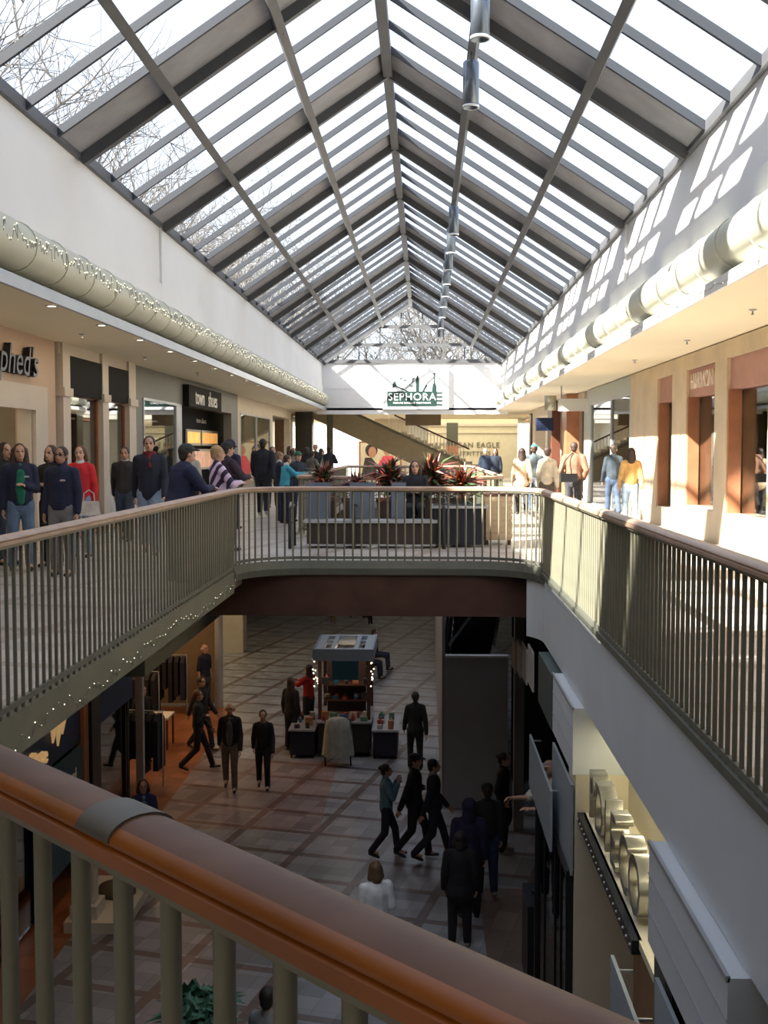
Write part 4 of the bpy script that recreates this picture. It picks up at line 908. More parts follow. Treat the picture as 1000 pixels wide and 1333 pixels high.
def person(px_, py_, z0, rz, H, label, pose='stand', top=(.02, .02, .03), leg=(.02, .02, .025), hair=(.03, .02, .015), hairlen='short', skin=0, shoe=(.02, .02, .02),
           arms=('down', 'down'), coat=0., shirt=None, scarf=None, hood=None, cap=None, wide=1., stride=.24, vox=None, topmat=None, belly=0., lean=0., seat=.45, headturn=0., hem=None, sleeve=1., beard=None, glasses=False, group=None, collar=None, bag=None, badge=None):
    dist = math.hypot(px_, py_); vox = vox or (.0105 if dist < 22 else .014 if dist < 30 else .02)
    s = H / 1.75; w = wide
    J = {}
    pz = .95
    hipz, legs = .92, {}
    for sd in (-1, 1):
        if pose == 'walk':
            st_ = stride * sd
            if sd > 0: legs[sd] = [(.09 * sd, 0, hipz), (.095 * sd, -.17, .52), (.10 * sd, -stride, .10)]
            else: legs[sd] = [(.09 * sd, 0, hipz), (.095 * sd, .03, .49), (.10 * sd, stride + .06, .16)]
        elif pose == 'sit':
            legs[sd] = [(.09 * sd, 0, hipz), (.12 * sd, -.42, hipz - .02), (.12 * sd, -.45, hipz - .42)]
        else:
            legs[sd] = [(.09 * sd, 0, hipz), (.105 * sd, -.015, .50), (.115 * sd, .01, .09)]
    dz = 0.
    if pose == 'sit': dz = seat / s - hipz + .10
    ln = lean
    def T(x, y, z):  # torso lean forward (towards -y)
        k = max(0, z - .95); return (x, y - math.sin(ln) * k, .95 + (z - .95) * math.cos(ln) if z > .95 else z)
    ch = T(0, 0, 1.33); wa = T(0, 0, 1.10); nb = T(0, .01, 1.47); hd = T(0, -.01, 1.63)
    sh = {sd: T(.158 * sd * w, .01, 1.405) for sd in (-1, 1)}
    ARM = {}
    for i, sd in enumerate((-1, 1)):
        a = arms[i]; S = Vector(sh[sd])
        swing = .16 * (-sd if pose == 'walk' else 0)
        if a == 'down': e = S + Vector((.055 * sd, .02 + swing * .5, -.29)); wri = e + Vector((.01 * sd, -.06 + swing, -.25))
        elif a == 'fold': e = S + Vector((.05 * sd, .03, -.28)); wri = e + Vector((-.17 * sd, -.19, .06))
        elif a == 'phone': e = S + Vector((.07 * sd, -.12, -.23)); wri = e + Vector((-.10 * sd, -.10, .24))
        elif a == 'reach': e = S + Vector((.03 * sd, -.19, -.16)); wri = e + Vector((-.02 * sd, -.26, .03))
        elif a == 'hip': e = S + Vector((.16 * sd, .10, -.23)); wri = e + Vector((-.11 * sd, -.12, -.17))
        elif a == 'pocket': e = S + Vector((.09 * sd, .07, -.27)); wri = e + Vector((-.06 * sd, -.12, -.19))
        elif a == 'lean': e = S + Vector((.10 * sd, -.14, -.22)); wri = e + Vector((-.16 * sd, -.20, .01))
        ARM[sd] = (S, e, wri)
    mats = [mat('skin_%d' % skin, SKINS[skin], .5), mat('eye_dark', (.02, .015, .012), .3), mat('lips_%d' % skin, tuple(c * k for c, k in zip(SKINS[skin], (.75, .45, .45))), .5)]
    V = lambda p: (p[0] * s, p[1] * s, (p[2] + dz) * s)
    # ---- body
    b = MB()
    def c_(mb, p, q, r1, r2, f=1., n=10, fy=None): capsule(mb, V(p), V(q), r1 * s, r2 * s, f, n, fy)
    c_(b, (0, .0, .95), wa, .125 * w, .115 * w, .72); c_(b, wa, ch, .115 * w, .145 * w, .66); c_(b, sh[-1], sh[1], .052, .052); c_(b, ch, nb, .125 * w, .06, .7)
    c_(b, nb, T(0, .0, 1.56), .052, .05); 
    hx = Vector(hd); ell(b, V((hx.x, hx.y + .012, hx.z + .022)), .077 * s, .094 * s, .098 * s); ell(b, V((hx.x, hx.y - .022, hx.z - .045)), .058 * s, .066 * s, .07 * s)
    c_(b, (hx.x, hx.y - .094, hx.z + .01), (hx.x, hx.y - .102, hx.z - .025), .010, .017); ell(b, V((hx.x, hx.y - .072, hx.z - .075)), .03 * s, .022 * s, .02 * s); ell(b, V((hx.x, hx.y - .076, hx.z - .052)), .026 * s, .018 * s, .012 * s)
    for sd in (-1, 1):
        ell(b, V((hx.x + .078 * sd, hx.y + .012, hx.z - .005)), .013 * s, .022 * s, .034 * s)
        ell(b, V((hx.x + .032 * sd, hx.y - .078, hx.z + .035)), .026 * s, .014 * s, .01 * s)
        S, e, wri = ARM[sd]; c_(b, S, e, .05 * w, .038); c_(b, e, wri, .038, .026)
        # hand: palm, four fingers, thumb
        d = (wri - e).normalized(); side = Vector((sd, 0, 0)); side = (side - d * side.dot(d)); side = side.normalized() if side.length > .1 else Vector((0, -1, 0)); fw = d.cross(side) * (-sd)
        fw = Vector((0, -1, 0)) - d * (-d.y); fw = fw.normalized() if fw.length > .1 else Vector((0, 0, 1)); nrm = d.cross(fw).normalized() * (1 if d.cross(fw).x * sd < 0 else -1)
        pm = wri + d * .045
        c_(b, wri + d * .01, wri + d * .075, .028, .036, .5, 8, nrm)
        for k in range(4):
            o_ = wri + d * .085 + fw * (.030 - .020 * k); L1 = (.040, .046, .043, .034)[k]
            k1 = o_ + d * L1 * .9 + nrm * .010; k2 = k1 + d * L1 * .55 + nrm * .026
            c_(b, o_, k1, .0100, .0092, 1, 6); c_(b, k1, k2, .0092, .0082, 1, 6)
        t0 = wri + d * .03 + fw * .030; t1 = t0 + d * .030 + fw * .026 + nrm * .012; c_(b, t0, t1, .0125, .011, 1, 6); c_(b, t1, t1 + d * .028 + fw * .004 + nrm * .010, .011, .009, 1, 6)
        h, k_, an = legs[sd]; c_(b, h, k_, .078 * w, .05); c_(b, k_, an, .05, .036); c_(b, an, (an[0], an[1] - .12, an[2] - .05), .036, .028)
    body = job('person', b, None, None, vox, 2, mats, (V(hd), s)); body.location = (px_, py_, z0); body.rotation_euler = (0, 0, R(rz)); tag(body, label, 'person', group)
    # ---- trousers
    t = MB(); c_(t, (0, 0, .98), (0, 0, .90), .142 * w, .145 * w, .78)
    for sd in (-1, 1):
        h, k_, an = legs[sd]; c_(t, h, k_, .100 * w, .074 * w); c_(t, k_, an, .072 * w, .062)
    job('trousers', t, cloth(leg), body, vox * 1.15, 3)
    # ---- top
    t = MB(); bz = .93 if not hem else hem
    c_(t, (0, 0, bz + .06), wa, .168 * w + belly, .158 * w + belly, .78); c_(t, wa, ch, .158 * w + belly, .172 * w, .74); c_(t, sh[-1], sh[1], .066, .066); c_(t, ch, T(0, .01, 1.42), .160 * w, .105, .75)
    for sd in (-1, 1): c_(t, T(.045 * sd, .012, 1.465), T(.150 * sd * w, .01, 1.425), .048, .055)
    c_(t, T(0, .015, 1.46), T(0, .015, 1.50), .070, .062)
    for sd in (-1, 1):
        S, e, wri = ARM[sd]; c_(t, S, e, .072 * w, .062); 
        if sleeve > .6: c_(t, e, e + (wri - e) * .93, .062, .050)
    if coat:
        zb = .93 - coat
        c_(t, (0, 0, 1.0), (0, .0, zb + .12), .16 * w, .20 * w, .78); 
    tm = topmat or cloth(top)
    job('jacket' if not sleeve < .6 else 'shirt', t, tm, body, vox * 1.2, 3)
    if shirt:
        t = MB(); c_(t, (0, -.070 - belly * .6, .98), (0, -.072 - math.sin(ln) * .35, 1.34), .080 * w, .078 * w, .92); c_(t, (0, -.075, 1.36), (0, -.06, 1.45), .055, .04, .8); job('shirt_front', t, cloth(shirt), body, vox, 2)
    if badge:
        t = MB(); c_(t, (.05, -.128, 1.30), (.10, -.118, 1.30), .018, .018, .5); job('chest_badge', t, cloth(badge), body, vox, 1)
    if scarf:
        t = MB()
        for k in range(8):
            a0, a1 = 2 * PI * k / 8, 2 * PI * (k + 1) / 8; c_(t, (nb[0] + .07 * math.cos(a0), nb[1] + .062 * math.sin(a0), nb[2] + .03), (nb[0] + .07 * math.cos(a1), nb[1] + .062 * math.sin(a1), nb[2] + .03), .034, .034)
        c_(t, (nb[0], nb[1] - .09, nb[2]), (nb[0] + .02, nb[1] - .135, nb[2] - .16), .035, .03, .6); job('scarf', t, cloth(scarf), body, vox, 2)
    if collar:
        t = MB(); c_(t, (nb[0], nb[1], nb[2] + .02), (nb[0], nb[1], nb[2] + .05), .078, .068); job('collar', t, cloth(collar), body, vox, 2)
    # ---- hair / hat
    t = MB(); H0 = hx
    if hairlen == 'bald':
        for k in range(-3, 4): ell(t, V((H0.x + .075 * math.sin(k * .45), H0.y + .012 + .085 * math.cos(k * .45), H0.z - .005)), .028 * s, .028 * s, .045 * s)
    else:
        ell(t, V((H0.x, H0.y + .030, H0.z + .038)), .087 * s, .096 * s, .095 * s)
        for sd in (-1, 1): ell(t, V((H0.x + .066 * sd, H0.y + .012, H0.z + .03)), .022 * s, .05 * s, .055 * s)
        ell(t, V((H0.x, H0.y + .06, H0.z - .02)), .07 * s, .055 * s, .075 * s)
        if hairlen in ('long', 'bob', 'curly'):
            zb = {'long': -.24, 'bob': -.09, 'curly': -.20}[hairlen]; rr = .040 if hairlen != 'curly' else .058
            for sd in (-1, 1): c_(t, (H0.x + .070 * sd, H0.y + .02, H0.z + .03), (H0.x + .085 * sd, H0.y + .03, H0.z + zb), rr * .8, rr, .9)
            c_(t, (H0.x, H0.y + .07, H0.z + .03), (H0.x, H0.y + .075, H0.z + zb), .07, .08, .6)
        if hairlen == 'tail': c_(t, (H0.x, H0.y + .11, H0.z + .03), (H0.x, H0.y + .14, H0.z - .16), .035, .022)
        if hairlen == 'bun': ell(t, V((H0.x, H0.y + .12, H0.z + .05)), .04 * s, .04 * s, .04 * s)
    if hood:
        t2 = MB(); ell(t2, V((H0.x, H0.y + .03, H0.z + .03)), .112 * s, .115 * s, .125 * s); c_(t2, (H0.x, H0.y + .06, H0.z - .05), (nb[0], nb[1] + .05, nb[2] + .01), .10, .11, .8); job('hood', t2, cloth(hood) if hood != True else tm, body, vox, 3)
    else:
        job('hair', t, mat('hair_%.2f_%.2f_%.2f' % hair, hair, .6, var=.3, scale=30, bump=.4), body, vox, 2)
    if cap:
        t2 = MB(); ell(t2, V((H0.x, H0.y + .012, H0.z + .065)), .094 * s, .104 * s, .072 * s); c_(t2, (H0.x, H0.y - .08, H0.z + .06), (H0.x, H0.y - .125, H0.z + .052), .05, .055, .25, 10, (0, 0, 1)); job('cap', t2, cloth(cap), body, vox, 2)
    if glasses:
        t2 = MB()
        for sd in (-1, 1):
            cc = Vector(V((H0.x + .034 * sd, H0.y - .096, H0.z + .018))); t2.tube([cc + Vector((.024 * s * math.cos(k * PI / 4), 0, .017 * s * math.sin(k * PI / 4))) for k in range(9)], .0028, 5)
            t2.tube([cc + Vector((.024 * sd * s, 0, 0)), cc + Vector((.045 * sd * s, .09 * s, 0))], .003, 4)
        t2.tube([V((H0.x - .01, H0.y - .097, H0.z + .02)), V((H0.x + .01, H0.y - .097, H0.z + .02))], .003, 4); t2.build('glasses', MATS['black_metal'], body)
    # ---- shoes
    for sd in (-1, 1):
        h, k_, an = legs[sd]; t2 = MB(); up = an[2] - .09
        if pose == 'walk' and sd < 0: c_(t2, (an[0], an[1] + .02, an[2] - .05), (an[0], an[1] - .13, an[2] - .115), .042, .034, .8)
        elif pose == 'walk': c_(t2, (an[0], an[1] + .03, an[2] - .055), (an[0], an[1] - .15, an[2] - .05), .042, .036, .8)
        else: c_(t2, (an[0], an[1] + .03, an[2] - .050), (an[0], an[1] - .15, an[2] - .055), .042, .036, .85)
        c_(t2, (an[0], an[1] + .01, an[2] - .03), (an[0], an[1] + .005, an[2] + .01), .044, .048)
        job('shoe', t2, mat('shoe_%.2f_%.2f_%.2f' % shoe, shoe, .5), body, vox, 2)
    return body

def handbag(loc, rz, m_col, label, sc=1.):
    r_ = empty('handbag', loc, R(rz)); tag(r_, label, 'bag')
    m = MB(); m.prism([(-.15 * sc, 0), (.15 * sc, 0), (.13 * sc, .2 * sc), (-.13 * sc, .2 * sc)], -.05 * sc, .05 * sc, Matrix(((1, 0, 0, 0), (0, 0, 1, 0), (0, 1, 0, 0), (0, 0, 0, 1)))); m.build('body', cloth(m_col), r_)
    MB().tube([(-.08 * sc, 0, .19 * sc), (-.07 * sc, 0, .31 * sc), (0, 0, .36 * sc), (.07 * sc, 0, .31 * sc), (.08 * sc, 0, .19 * sc)], .008, 6).build('strap', cloth(m_col), r_)

BLK = (.014, .014, .017); NVY = (.012, .016, .045); JEAN = (.11, .17, .27); DJEAN = (.03, .045, .08)
# lower level, left to right
P = person
P(-4.86, 24.0, ZL, 100, 1.74, 'person in black striding right beside the clothes shop', 'walk', top=BLK, leg=BLK, hair=(.16, .06, .03), stride=.30, arms=('fold', 'down'), shoe=BLK)
P(-5.1, 25.6, ZL, 60, 1.70, 'person in black half hidden behind the striding figure', 'walk', top=BLK, leg=BLK, hair=(.02, .015, .01))
P(-3.93, 22.6, ZL, 5, 1.78, 'balding man in black jacket and grey trousers walking towards the camera', 'walk', top=BLK, leg=(.16, .15, .135), hairlen='bald', hair=(.20, .14, .11), stride=.16, shirt=(.12, .12, .13))
P(-3.27, 22.7, ZL, 5, 1.62, 'person in black top with pale neckline walking beside the balding man', 'walk', top=BLK, leg=(.02, .02, .03), hair=(.03, .02, .015), stride=.12, collar=(.30, .20, .17), hem=.90)
P(-3.05, 25.7, ZL, 150, 1.68, 'person with long dark hair and black coat seen from behind left of the kiosk', 'stand', top=BLK, leg=BLK, hairlen='long', coat=.12, shoe=(.2, .2, .2))
P(-2.80, 27.2, ZL, 235, 1.70, 'person in red sweater browsing at the left side of the kiosk', 'stand', top=(.32, .012, .012), leg=BLK, hairlen='long', arms=('reach', 'reach'))
P(-.19, 24.1, ZL, 185, 1.72, 'person in black walking away alone to the right of the kiosk', 'walk', top=BLK, leg=BLK, hair=(.02, .02, .02), coat=.12, stride=.12)
P(-.64, 18.9, ZL, 95, 1.60, 'woman in light blue jacket and dark jeans with hand to her face', 'walk', top=(.13, .25, .32), leg=(.015, .02, .04), hair=(.02, .015, .01), hairlen='bun', arms=('phone', 'phone'), stride=.22, hem=.88)
P(-.16, 18.9, ZL, 80, 1.78, 'man in black coat and cap walking between two companions', 'walk', top=BLK, leg=BLK, cap=(.02, .02, .03), arms=('down', 'fold'), coat=.1, stride=.22)
P(.16, 18.8, ZL, 95, 1.72, 'dark haired man in navy coat with dark jeans mid stride', 'walk', top=(.015, .018, .035), leg=(.018, .02, .035), hair=(.015, .012, .01), stride=.28, coat=.08, collar=(.35, .33, .3))
P(1.36, 19.2, ZL, 78, 1.74, 'dark haired person in long black coat standing by the grey column', 'stand', top=BLK, leg=BLK, hairlen='bun', coat=.42, shirt=(.22, .22, .23), arms=('pocket', 'down'), shoe=(.25, .23, .22))
P(.97, 17.3, ZL, 190, 1.76, 'man in dark flat cap and blue jeans seen from behind', 'stand', top=BLK, leg=(.035, .055, .13), cap=(.012, .012, .014), wide=1.1, shoe=(.35, .35, .35))
P(.66, 16.5, ZL, 180, 1.76, 'person in purple navy hooded jacket walking away in front of the man in the cap', 'stand', top=(.018, .014, .045), leg=BLK, wide=1.15, hood=(.018, .014, .045))
P(.50, 15.5, ZL, 178, 1.62, 'person in knee length black coat seen from behind nearest the right shops', 'stand', top=(.010, .010, .013), leg=(.010, .010, .013), hair=(.012, .01, .01), hairlen='bob', coat=.22, wide=1.12, shoe=(.22, .17, .13))
P(-.62, 14.2, ZL, 205, 1.66, 'woman in white hooded coat with light brown hair seen from behind', 'stand', top=(.85, .85, .83), leg=(.05, .05, .06), hair=(.14, .085, .045), hairlen='bob', coat=.15, wide=1.1, arms=('fold', 'down'))
P(-4.5, 17.8, ZL, 20, 1.62, 'woman in dark blue open jacket with light blue shirt by the left shops', 'stand', top=(.02, .03, .12), leg=DJEAN, hair=(.06, .03, .02), hairlen='bob', shirt=(.12, .2, .32))
handbag((-4.12, 17.75, ZL + .55), 10, (.60, .60, .58), 'white shopping bag beside the woman in dark blue jacket')
P(-1.50, 10.7, ZL, 150, 1.70, 'dark haired person in grey top at the bottom edge of view', 'stand', top=(.28, .28, .27), leg=BLK, hair=(.015, .010, .010))
P(-1.75, 33.9, ZL, 80, 1.70, 'seated person in dark clothes with legs stretched right behind the kiosk', 'sit', top=BLK, leg=(.02, .025, .04), seat=.42)
P(-1.55, 35.2, ZL, 85, 1.65, 'second seated person just behind the one with stretched legs', 'sit', top=(.02, .02, .03), leg=(.03, .035, .06), seat=.42)
lb = empty('bench', (-1.75, 34.5, ZL)); tag(lb, 'low dark wooden bench behind the kiosk on the lower floor', 'bench')
B(-.25, .22, -1.1, 1.3, .36, .41).build('seat', dkwood, lb)
for y in (-.9, 1.1): B(-.2, .18, y - .05, y + .05, 0, .36).build('leg', blk, lb)
P(-3.64, 45.0, ZL, 0, 1.75, 'person in tan trousers standing far back, only the legs visible under the bridge', 'walk', top=(.2, .15, .1), leg=(.28, .22, .15), shoe=(.08, .05, .04))
P(-2.9, 46.5, ZL, 120, 1.7, 'person in dark clothes far back beside the one in tan trousers', 'walk', top=BLK, leg=(.05, .02, .02))
P(-2.4, 44.8, ZL, 60, 1.2, 'child in dark red clothes crouching far back behind the kiosk', 'sit', top=(.12, .03, .03), leg=BLK, seat=.25)
P(-6.2, 24.6, ZL, 40, 1.70, 'person in black coat standing behind the slim grey post', 'stand', top=BLK, leg=BLK, hair=(.06, .015, .012), coat=.3)

# mannequins
def mannequin(x, y, z0, rz, label, top, leg, arms=('down', 'down'), skincol=(.45, .33, .26), H=1.78):
    b_ = P(x, y, z0, rz, H, label, 'stand', top=top, leg=leg, arms=arms, hair=skincol, hairlen='bald', sleeve=.5)
    b_['category'] = 'mannequin'; b_.name = 'mannequin'; return b_
mannequin(-5.78, 29.5, ZL, 60, 'mannequin in navy sleeveless top and grey trousers at shop corner', (.012, .015, .035), (.05, .05, .06))
mannequin(1.62, 14.6, ZL + 1.1, -60, 'pale mannequin with arm raised in the dark right shop window', (.5, .47, .42), BLK, ('reach', 'lean'), (.6, .56, .5))
q = B(1.32, 1.9, 14.2, 15.0, ZL, ZL + 1.1).build('plinth', dark_metal); tag(q, 'black plinth under the pale mannequin', 'plinth')

# upper left gallery
P(-5.15, 14.3, 0, 25, 1.62, 'woman with curly brown hair in green shirt under an open navy jacket', 'stand', top=NVY, leg=JEAN, hair=(.05, .025, .015), hairlen='curly', shirt=(.01, .16, .10), badge=(.5, .5, .5), arms=('down', 'fold'), skin=0, wide=1.05)
P(-4.90, 14.75, 0, -15, 1.60, 'person in dark jacket between the green shirt and the glasses', 'stand', top=BLK, leg=BLK, hair=(.04, .025, .02), hairlen='bob', arms=('fold', 'fold'))
P(-4.42, 13.7, 0, -10, 1.58, 'woman in glasses and navy hooded top with pale lettering', 'stand', top=NVY, leg=(.16, .16, .17), hair=(.035, .02, .015), hairlen='tail', glasses=True, badge=(.6, .5, .5), wide=1.1, skin=1, collar=(.02, .02, .05))
P(-5.6, 15.0, 0, 60, 1.64, 'dark haired woman behind the curly haired one at left edge', 'stand', top=BLK, leg=DJEAN, hair=(.03, .02, .015), hairlen='curly')
P(-4.92, 16.1, 0, 0, 1.60, 'woman in bright red sweater and light jeans by the narrow windows', 'stand', top=(.55, .02, .03), leg=(.22, .32, .45), hair=(.10, .035, .02), hairlen='bob', arms=('fold', 'down'), collar=(.7, .7, .7), skin=3, hem=.90)
handbag((-4.73, 15.85, .62), 30, (.55, .5, .45), 'pale shopping bag beside the woman in red sweater')
P(-5.02, 18.9, 0, 5, 1.58, 'person in black sweater with grey collar walking on left gallery', 'walk', top=(.018, .018, .02), leg=DJEAN, hair=(.03, .02, .015), collar=(.35, .35, .34), wide=1.12, skin=1)
P(-4.02, 16.5, 0, 8, 1.74, 'tall man in navy coat with dark red scarf', 'walk', top=(.012, .015, .03), leg=(.20, .27, .38), hair=(.03, .018, .012), scarf=(.16, .012, .02), wide=1.08, skin=0, hem=.88)
P(-4.38, 21.0, 0, 10, 1.60, 'dark haired woman in light grey open coat by the pale post', 'walk', top=(.36, .35, .30), leg=BLK, hair=(.015, .01, .01), hairlen='long', shirt=(.03, .03, .03), skin=1)
P(-2.86, 13.05, 0, 130, 1.62, 'broad man in navy jacket and dark cap leaning on the left railing', 'stand', top=(.014, .018, .055), leg=DJEAN, hair=(.02, .015, .012), cap=(.035, .04, .035), arms=('lean', 'lean'), wide=1.25, lean=.20)
P(-2.80, 15.3, 0, 120, 1.60, 'blond person in dark top with white and purple stripes by the railing', 'stand', top=NVY, leg=DJEAN, hair=(.36, .23, .11), arms=('lean', 'lean'), topmat=stripe_mat('striped_purple', (.03, .018, .05), (.62, .48, .66), 3.2, 'DIAGONAL', distort=1.5))
P(-3.0, 17.2, 0, 130, 1.66, 'person in dark purple printed jacket right of the blond person', 'stand', top=(.03, .02, .035), leg=BLK, hair=(.02, .015, .015), cap=(.02, .02, .025), badge=(.5, .5, .5), arms=('lean', 'lean'), wide=1.1)
P(-3.75, 21.9, 0, 150, 1.72, 'person in navy hooded coat seen from behind with hood raised', 'stand', top=(.018, .016, .04), leg=BLK, hood=(.018, .016, .04), wide=1.08)
P(-3.75, 26.3, 0, 178, 1.79, 'tall man in black seen from behind walking away on the left gallery', 'walk', top=(.010, .011, .02), leg=(.012, .012, .02), hair=(.012, .01, .01), wide=1.22, stride=.12, coat=.05, shoe=(.3, .3, .3))
P(-2.92, 23.6, 0, 120, 1.44, 'child in turquoise blue jacket and dark trousers leaning at the railing', 'stand', top=(.06, .34, .47), leg=(.015, .015, .035), hair=(.05, .03, .02), arms=('reach', 'reach'), hem=.90, collar=(.6, .6, .6), lean=.12)
P(-3.12, 24.4, 0, 110, 1.50, 'blond child in navy jacket just behind the turquoise jacket', 'stand', top=(.02, .02, .05), leg=(.02, .03, .06), hair=(.22, .13, .07), arms=('lean', 'lean'), collar=(.55, .55, .55))
P(-2.72, 24.4, 0, 30, 1.50, 'child in green cap and dark jacket facing the turquoise jacket', 'stand', top=(.02, .03, .05), leg=(.02, .03, .06), hair=(.08, .05, .03), cap=(.02, .13, .08), skin=3)
k = 0
for x, y, H_, rz, c_t, lab in ((-4.05, 30.2, 1.62, 20, (.05, .03, .03), 'dark haired person with white earbud behind the children'), (-3.98, 33.5, 1.64, 60, NVY, 'person in navy jacket amid the crowd on the far left gallery'), (-3.75, 32.0, 1.55, 200, (.14, .13, .11), 'person in olive jacket leaning on the far railing'), (-3.62, 35.0, 1.62, 150, BLK, 'person in black beside the olive jacket at the far railing'),
                           (-3.75, 39.0, 1.72, 0, BLK, 'tallest dark figure of the far left crowd'), (-3.45, 38.0, 1.58, 90, BLK, 'dark figure second from right in the far left crowd'), (-3.15, 37.4, 1.66, 180, (.012, .012, .014), 'dark figure at the right end of far left crowd'), (-4.45, 38.5, 1.60, 20, NVY, 'dark figure in the far left crowd near the marble column'), (-3.35, 33.8, 1.50, 160, (.10, .09, .08), 'person in brown grey top leaning over the second opening')):
    P(x, y, 0, rz, H_, lab, 'stand', top=c_t, leg=BLK, hair=(.02, .015, .012), hairlen=('short', 'bob')[k % 2], arms=('lean', 'down') if k % 3 == 0 else ('down', 'down')); k += 1
# bridge
P(-.16, 19.0, 0, 0, 1.62, 'dark haired woman in black sitting on a stool in the middle of the footbridge', 'sit', top=(.010, .012, .02), leg=(.010, .010, .02), hair=(.02, .012, .01), hairlen='long', arms=('fold', 'fold'), skin=0, seat=.5)
stl = MB(); stl.lathe((0, 0, 0), [(0, .0), (.16, 0), (.16, .02), (.03, .04), (.03, .40), (.15, .42), (.16, .46), (0, .47)], 14); q = stl.build('stool', blk, loc=(-.16, 19.0, 0)); tag(q, 'round black stool under the seated woman on the footbridge', 'stool')
# far couple
P(2.02, 38.0, 0, 10, 1.58, 'grey haired person in dark blue jacket beside the far right railing', 'stand', top=(.03, .05, .09), leg=BLK, hair=(.5, .48, .45), hairlen='short', skin=3)
P(2.35, 38.0, 0, -15, 1.58, 'woman with long brown hair in dark jacket beside the grey haired person', 'stand', top=(.02, .03, .05), leg=BLK, hair=(.07, .03, .02), hairlen='long', skin=3)
# right gallery
P(2.28, 26.8, 0, 178, 1.58, 'long haired woman in tan coat seen from behind near the bridge corner', 'walk', top=(.60, .43, .27), leg=BLK, hair=(.04, .02, .015), hairlen='long', coat=.2)
P(2.72, 28.4, 0, 170, 1.66, 'person in dark grey jacket with turquoise cap on right gallery', 'walk', top=(.07, .09, .10), leg=JEAN, hair=(.05, .03, .02), wide=1.1, cap=(.04, .38, .42))
P(2.50, 23.3, 0, 175, 1.60, 'person in cream coat leaning forward on right gallery', 'walk', top=(.62, .54, .40), leg=(.10, .08, .06), hair=(.05, .03, .025), wide=.92, lean=.06, arms=('down', 'down'))
P(3.18, 24.4, 0, 172, 1.70, 'man in brown leather jacket with a black shoulder bag', 'walk', top=(.26, .13, .08), leg=(.06, .06, .07), hair=(.05, .03, .025), wide=1.18, arms=('pocket', 'pocket'), hem=.92)
sb = empty('shoulder_bag', (3.02, 24.12, .86), R(20)); tag(sb, 'black shoulder bag worn by the man in brown jacket', 'bag')
m = MB(); m.prism([(-.19, 0), (.19, 0), (.2, .18), (-.2, .18)], -.06, .06, Matrix(((1, 0, 0, 0), (0, 0, 1, 0), (0, 1, 0, 0), (0, 0, 0, 1)))); m.build('body', cloth(BLK), sb)
MB().tube([(-.18, 0, .16), (-.02, .10, .45), (.18, .14, .62), (.25, .28, .62)], .012, 6).build('strap', cloth(BLK), sb)
P(4.12, 22.9, 0, 176, 1.58, 'woman with long dark hair in mustard jacket and pale jeans', 'walk', top=(.55, .33, .12), leg=(.28, .36, .45), hair=(.035, .02, .015), hairlen='long', hem=.96, stride=.14, collar=(.7, .68, .6))
P(4.30, 26.1, 0, 178, 1.66, 'dark clothed figure with white stripe by the glass shop window', 'walk', top=(.03, .045, .06), leg=(.05, .08, .14), hair=(.03, .02, .015), badge=(.6, .6, .6))

# bake the figure meshes
bpy.context.view_layer.update()
dg = bpy.context.evaluated_depsgraph_get()
baked = [(o, bpy.data.meshes.new_from_object(o.evaluated_get(dg)), mats, H_) for o, mats, H_ in JOBS]
for o, me, mats, H_ in baked:
    o.modifiers.clear(); o.data = me
    me.polygons.foreach_set('use_smooth', [True] * len(me.polygons))
    if mats:
        hd, s = H_; me.materials.clear()
        for mm in mats: me.materials.append(mm)
        idx = [0] * len(me.polygons)
        for p in me.polygons:
            c = p.center; x, y, z = (c.x - hd[0]) / s, (c.y - hd[1]) / s, (c.z - hd[2]) / s
            if y < -.045 and abs(z) < .12:
                if ((abs(x) - .032) / .016) ** 2 + ((z - .014) / .009) ** 2 < 1: idx[p.index] = 1
                elif abs(abs(x) - .034) < .02 and .038 < z < .048: idx[p.index] = 1
                elif abs(x) < .025 and -.062 < z < -.046: idx[p.index] = 2
        me.polygons.foreach_set('material_index', idx)
    me.update()

# ------------------------------------------------------------------ bare trees outside
bark = mat('bare_bark', (.13, .125, .12), .9, var=.2, scale=2)
def tree_mesh(seedv, H):
    rnd = random.Random(seedv); m = MB()
    def br(p, d, L, r, lv):
        n = 3; pts = [p]; rs = [r]; q = Vector(p); dd = Vector(d)
        for k in range(n):
            dd = (dd + Vector((rnd.uniform(-.2, .2), rnd.uniform(-.2, .2), rnd.uniform(-.05, .16)))).normalized(); q = q + dd * L / n; pts.append(q.copy()); rs.append(r * (1 - .5 * (k + 1) / n))
        m.tube(pts, rs, 5 if lv < 2 else 3, False)
        if lv >= 5: return
        nb_ = (5, 5, 4, 4, 3)[lv]
        for k in range(nb_):
            i = rnd.choice([1, 2, 3]) if lv else rnd.choice([2, 3]); o_ = pts[i]; ax = Vector((rnd.gauss(0, 1), rnd.gauss(0, 1), rnd.gauss(0, .5))).normalized()
            nd = (dd * .75 + ax * .75).normalized(); br(o_, nd, L * rnd.uniform(.55, .78), max(r * .5, .019), lv + 1)
    br(Vector((0, 0, 0)), Vector((0, 0, 1)), H * .36, H * .014, 0)
    t = m.build('t', bark, fix=False); me = t.data; bpy.data.objects.remove(t); return me
tms = [tree_mesh(21, 26), tree_mesh(33, 24)]
GZ = -4.
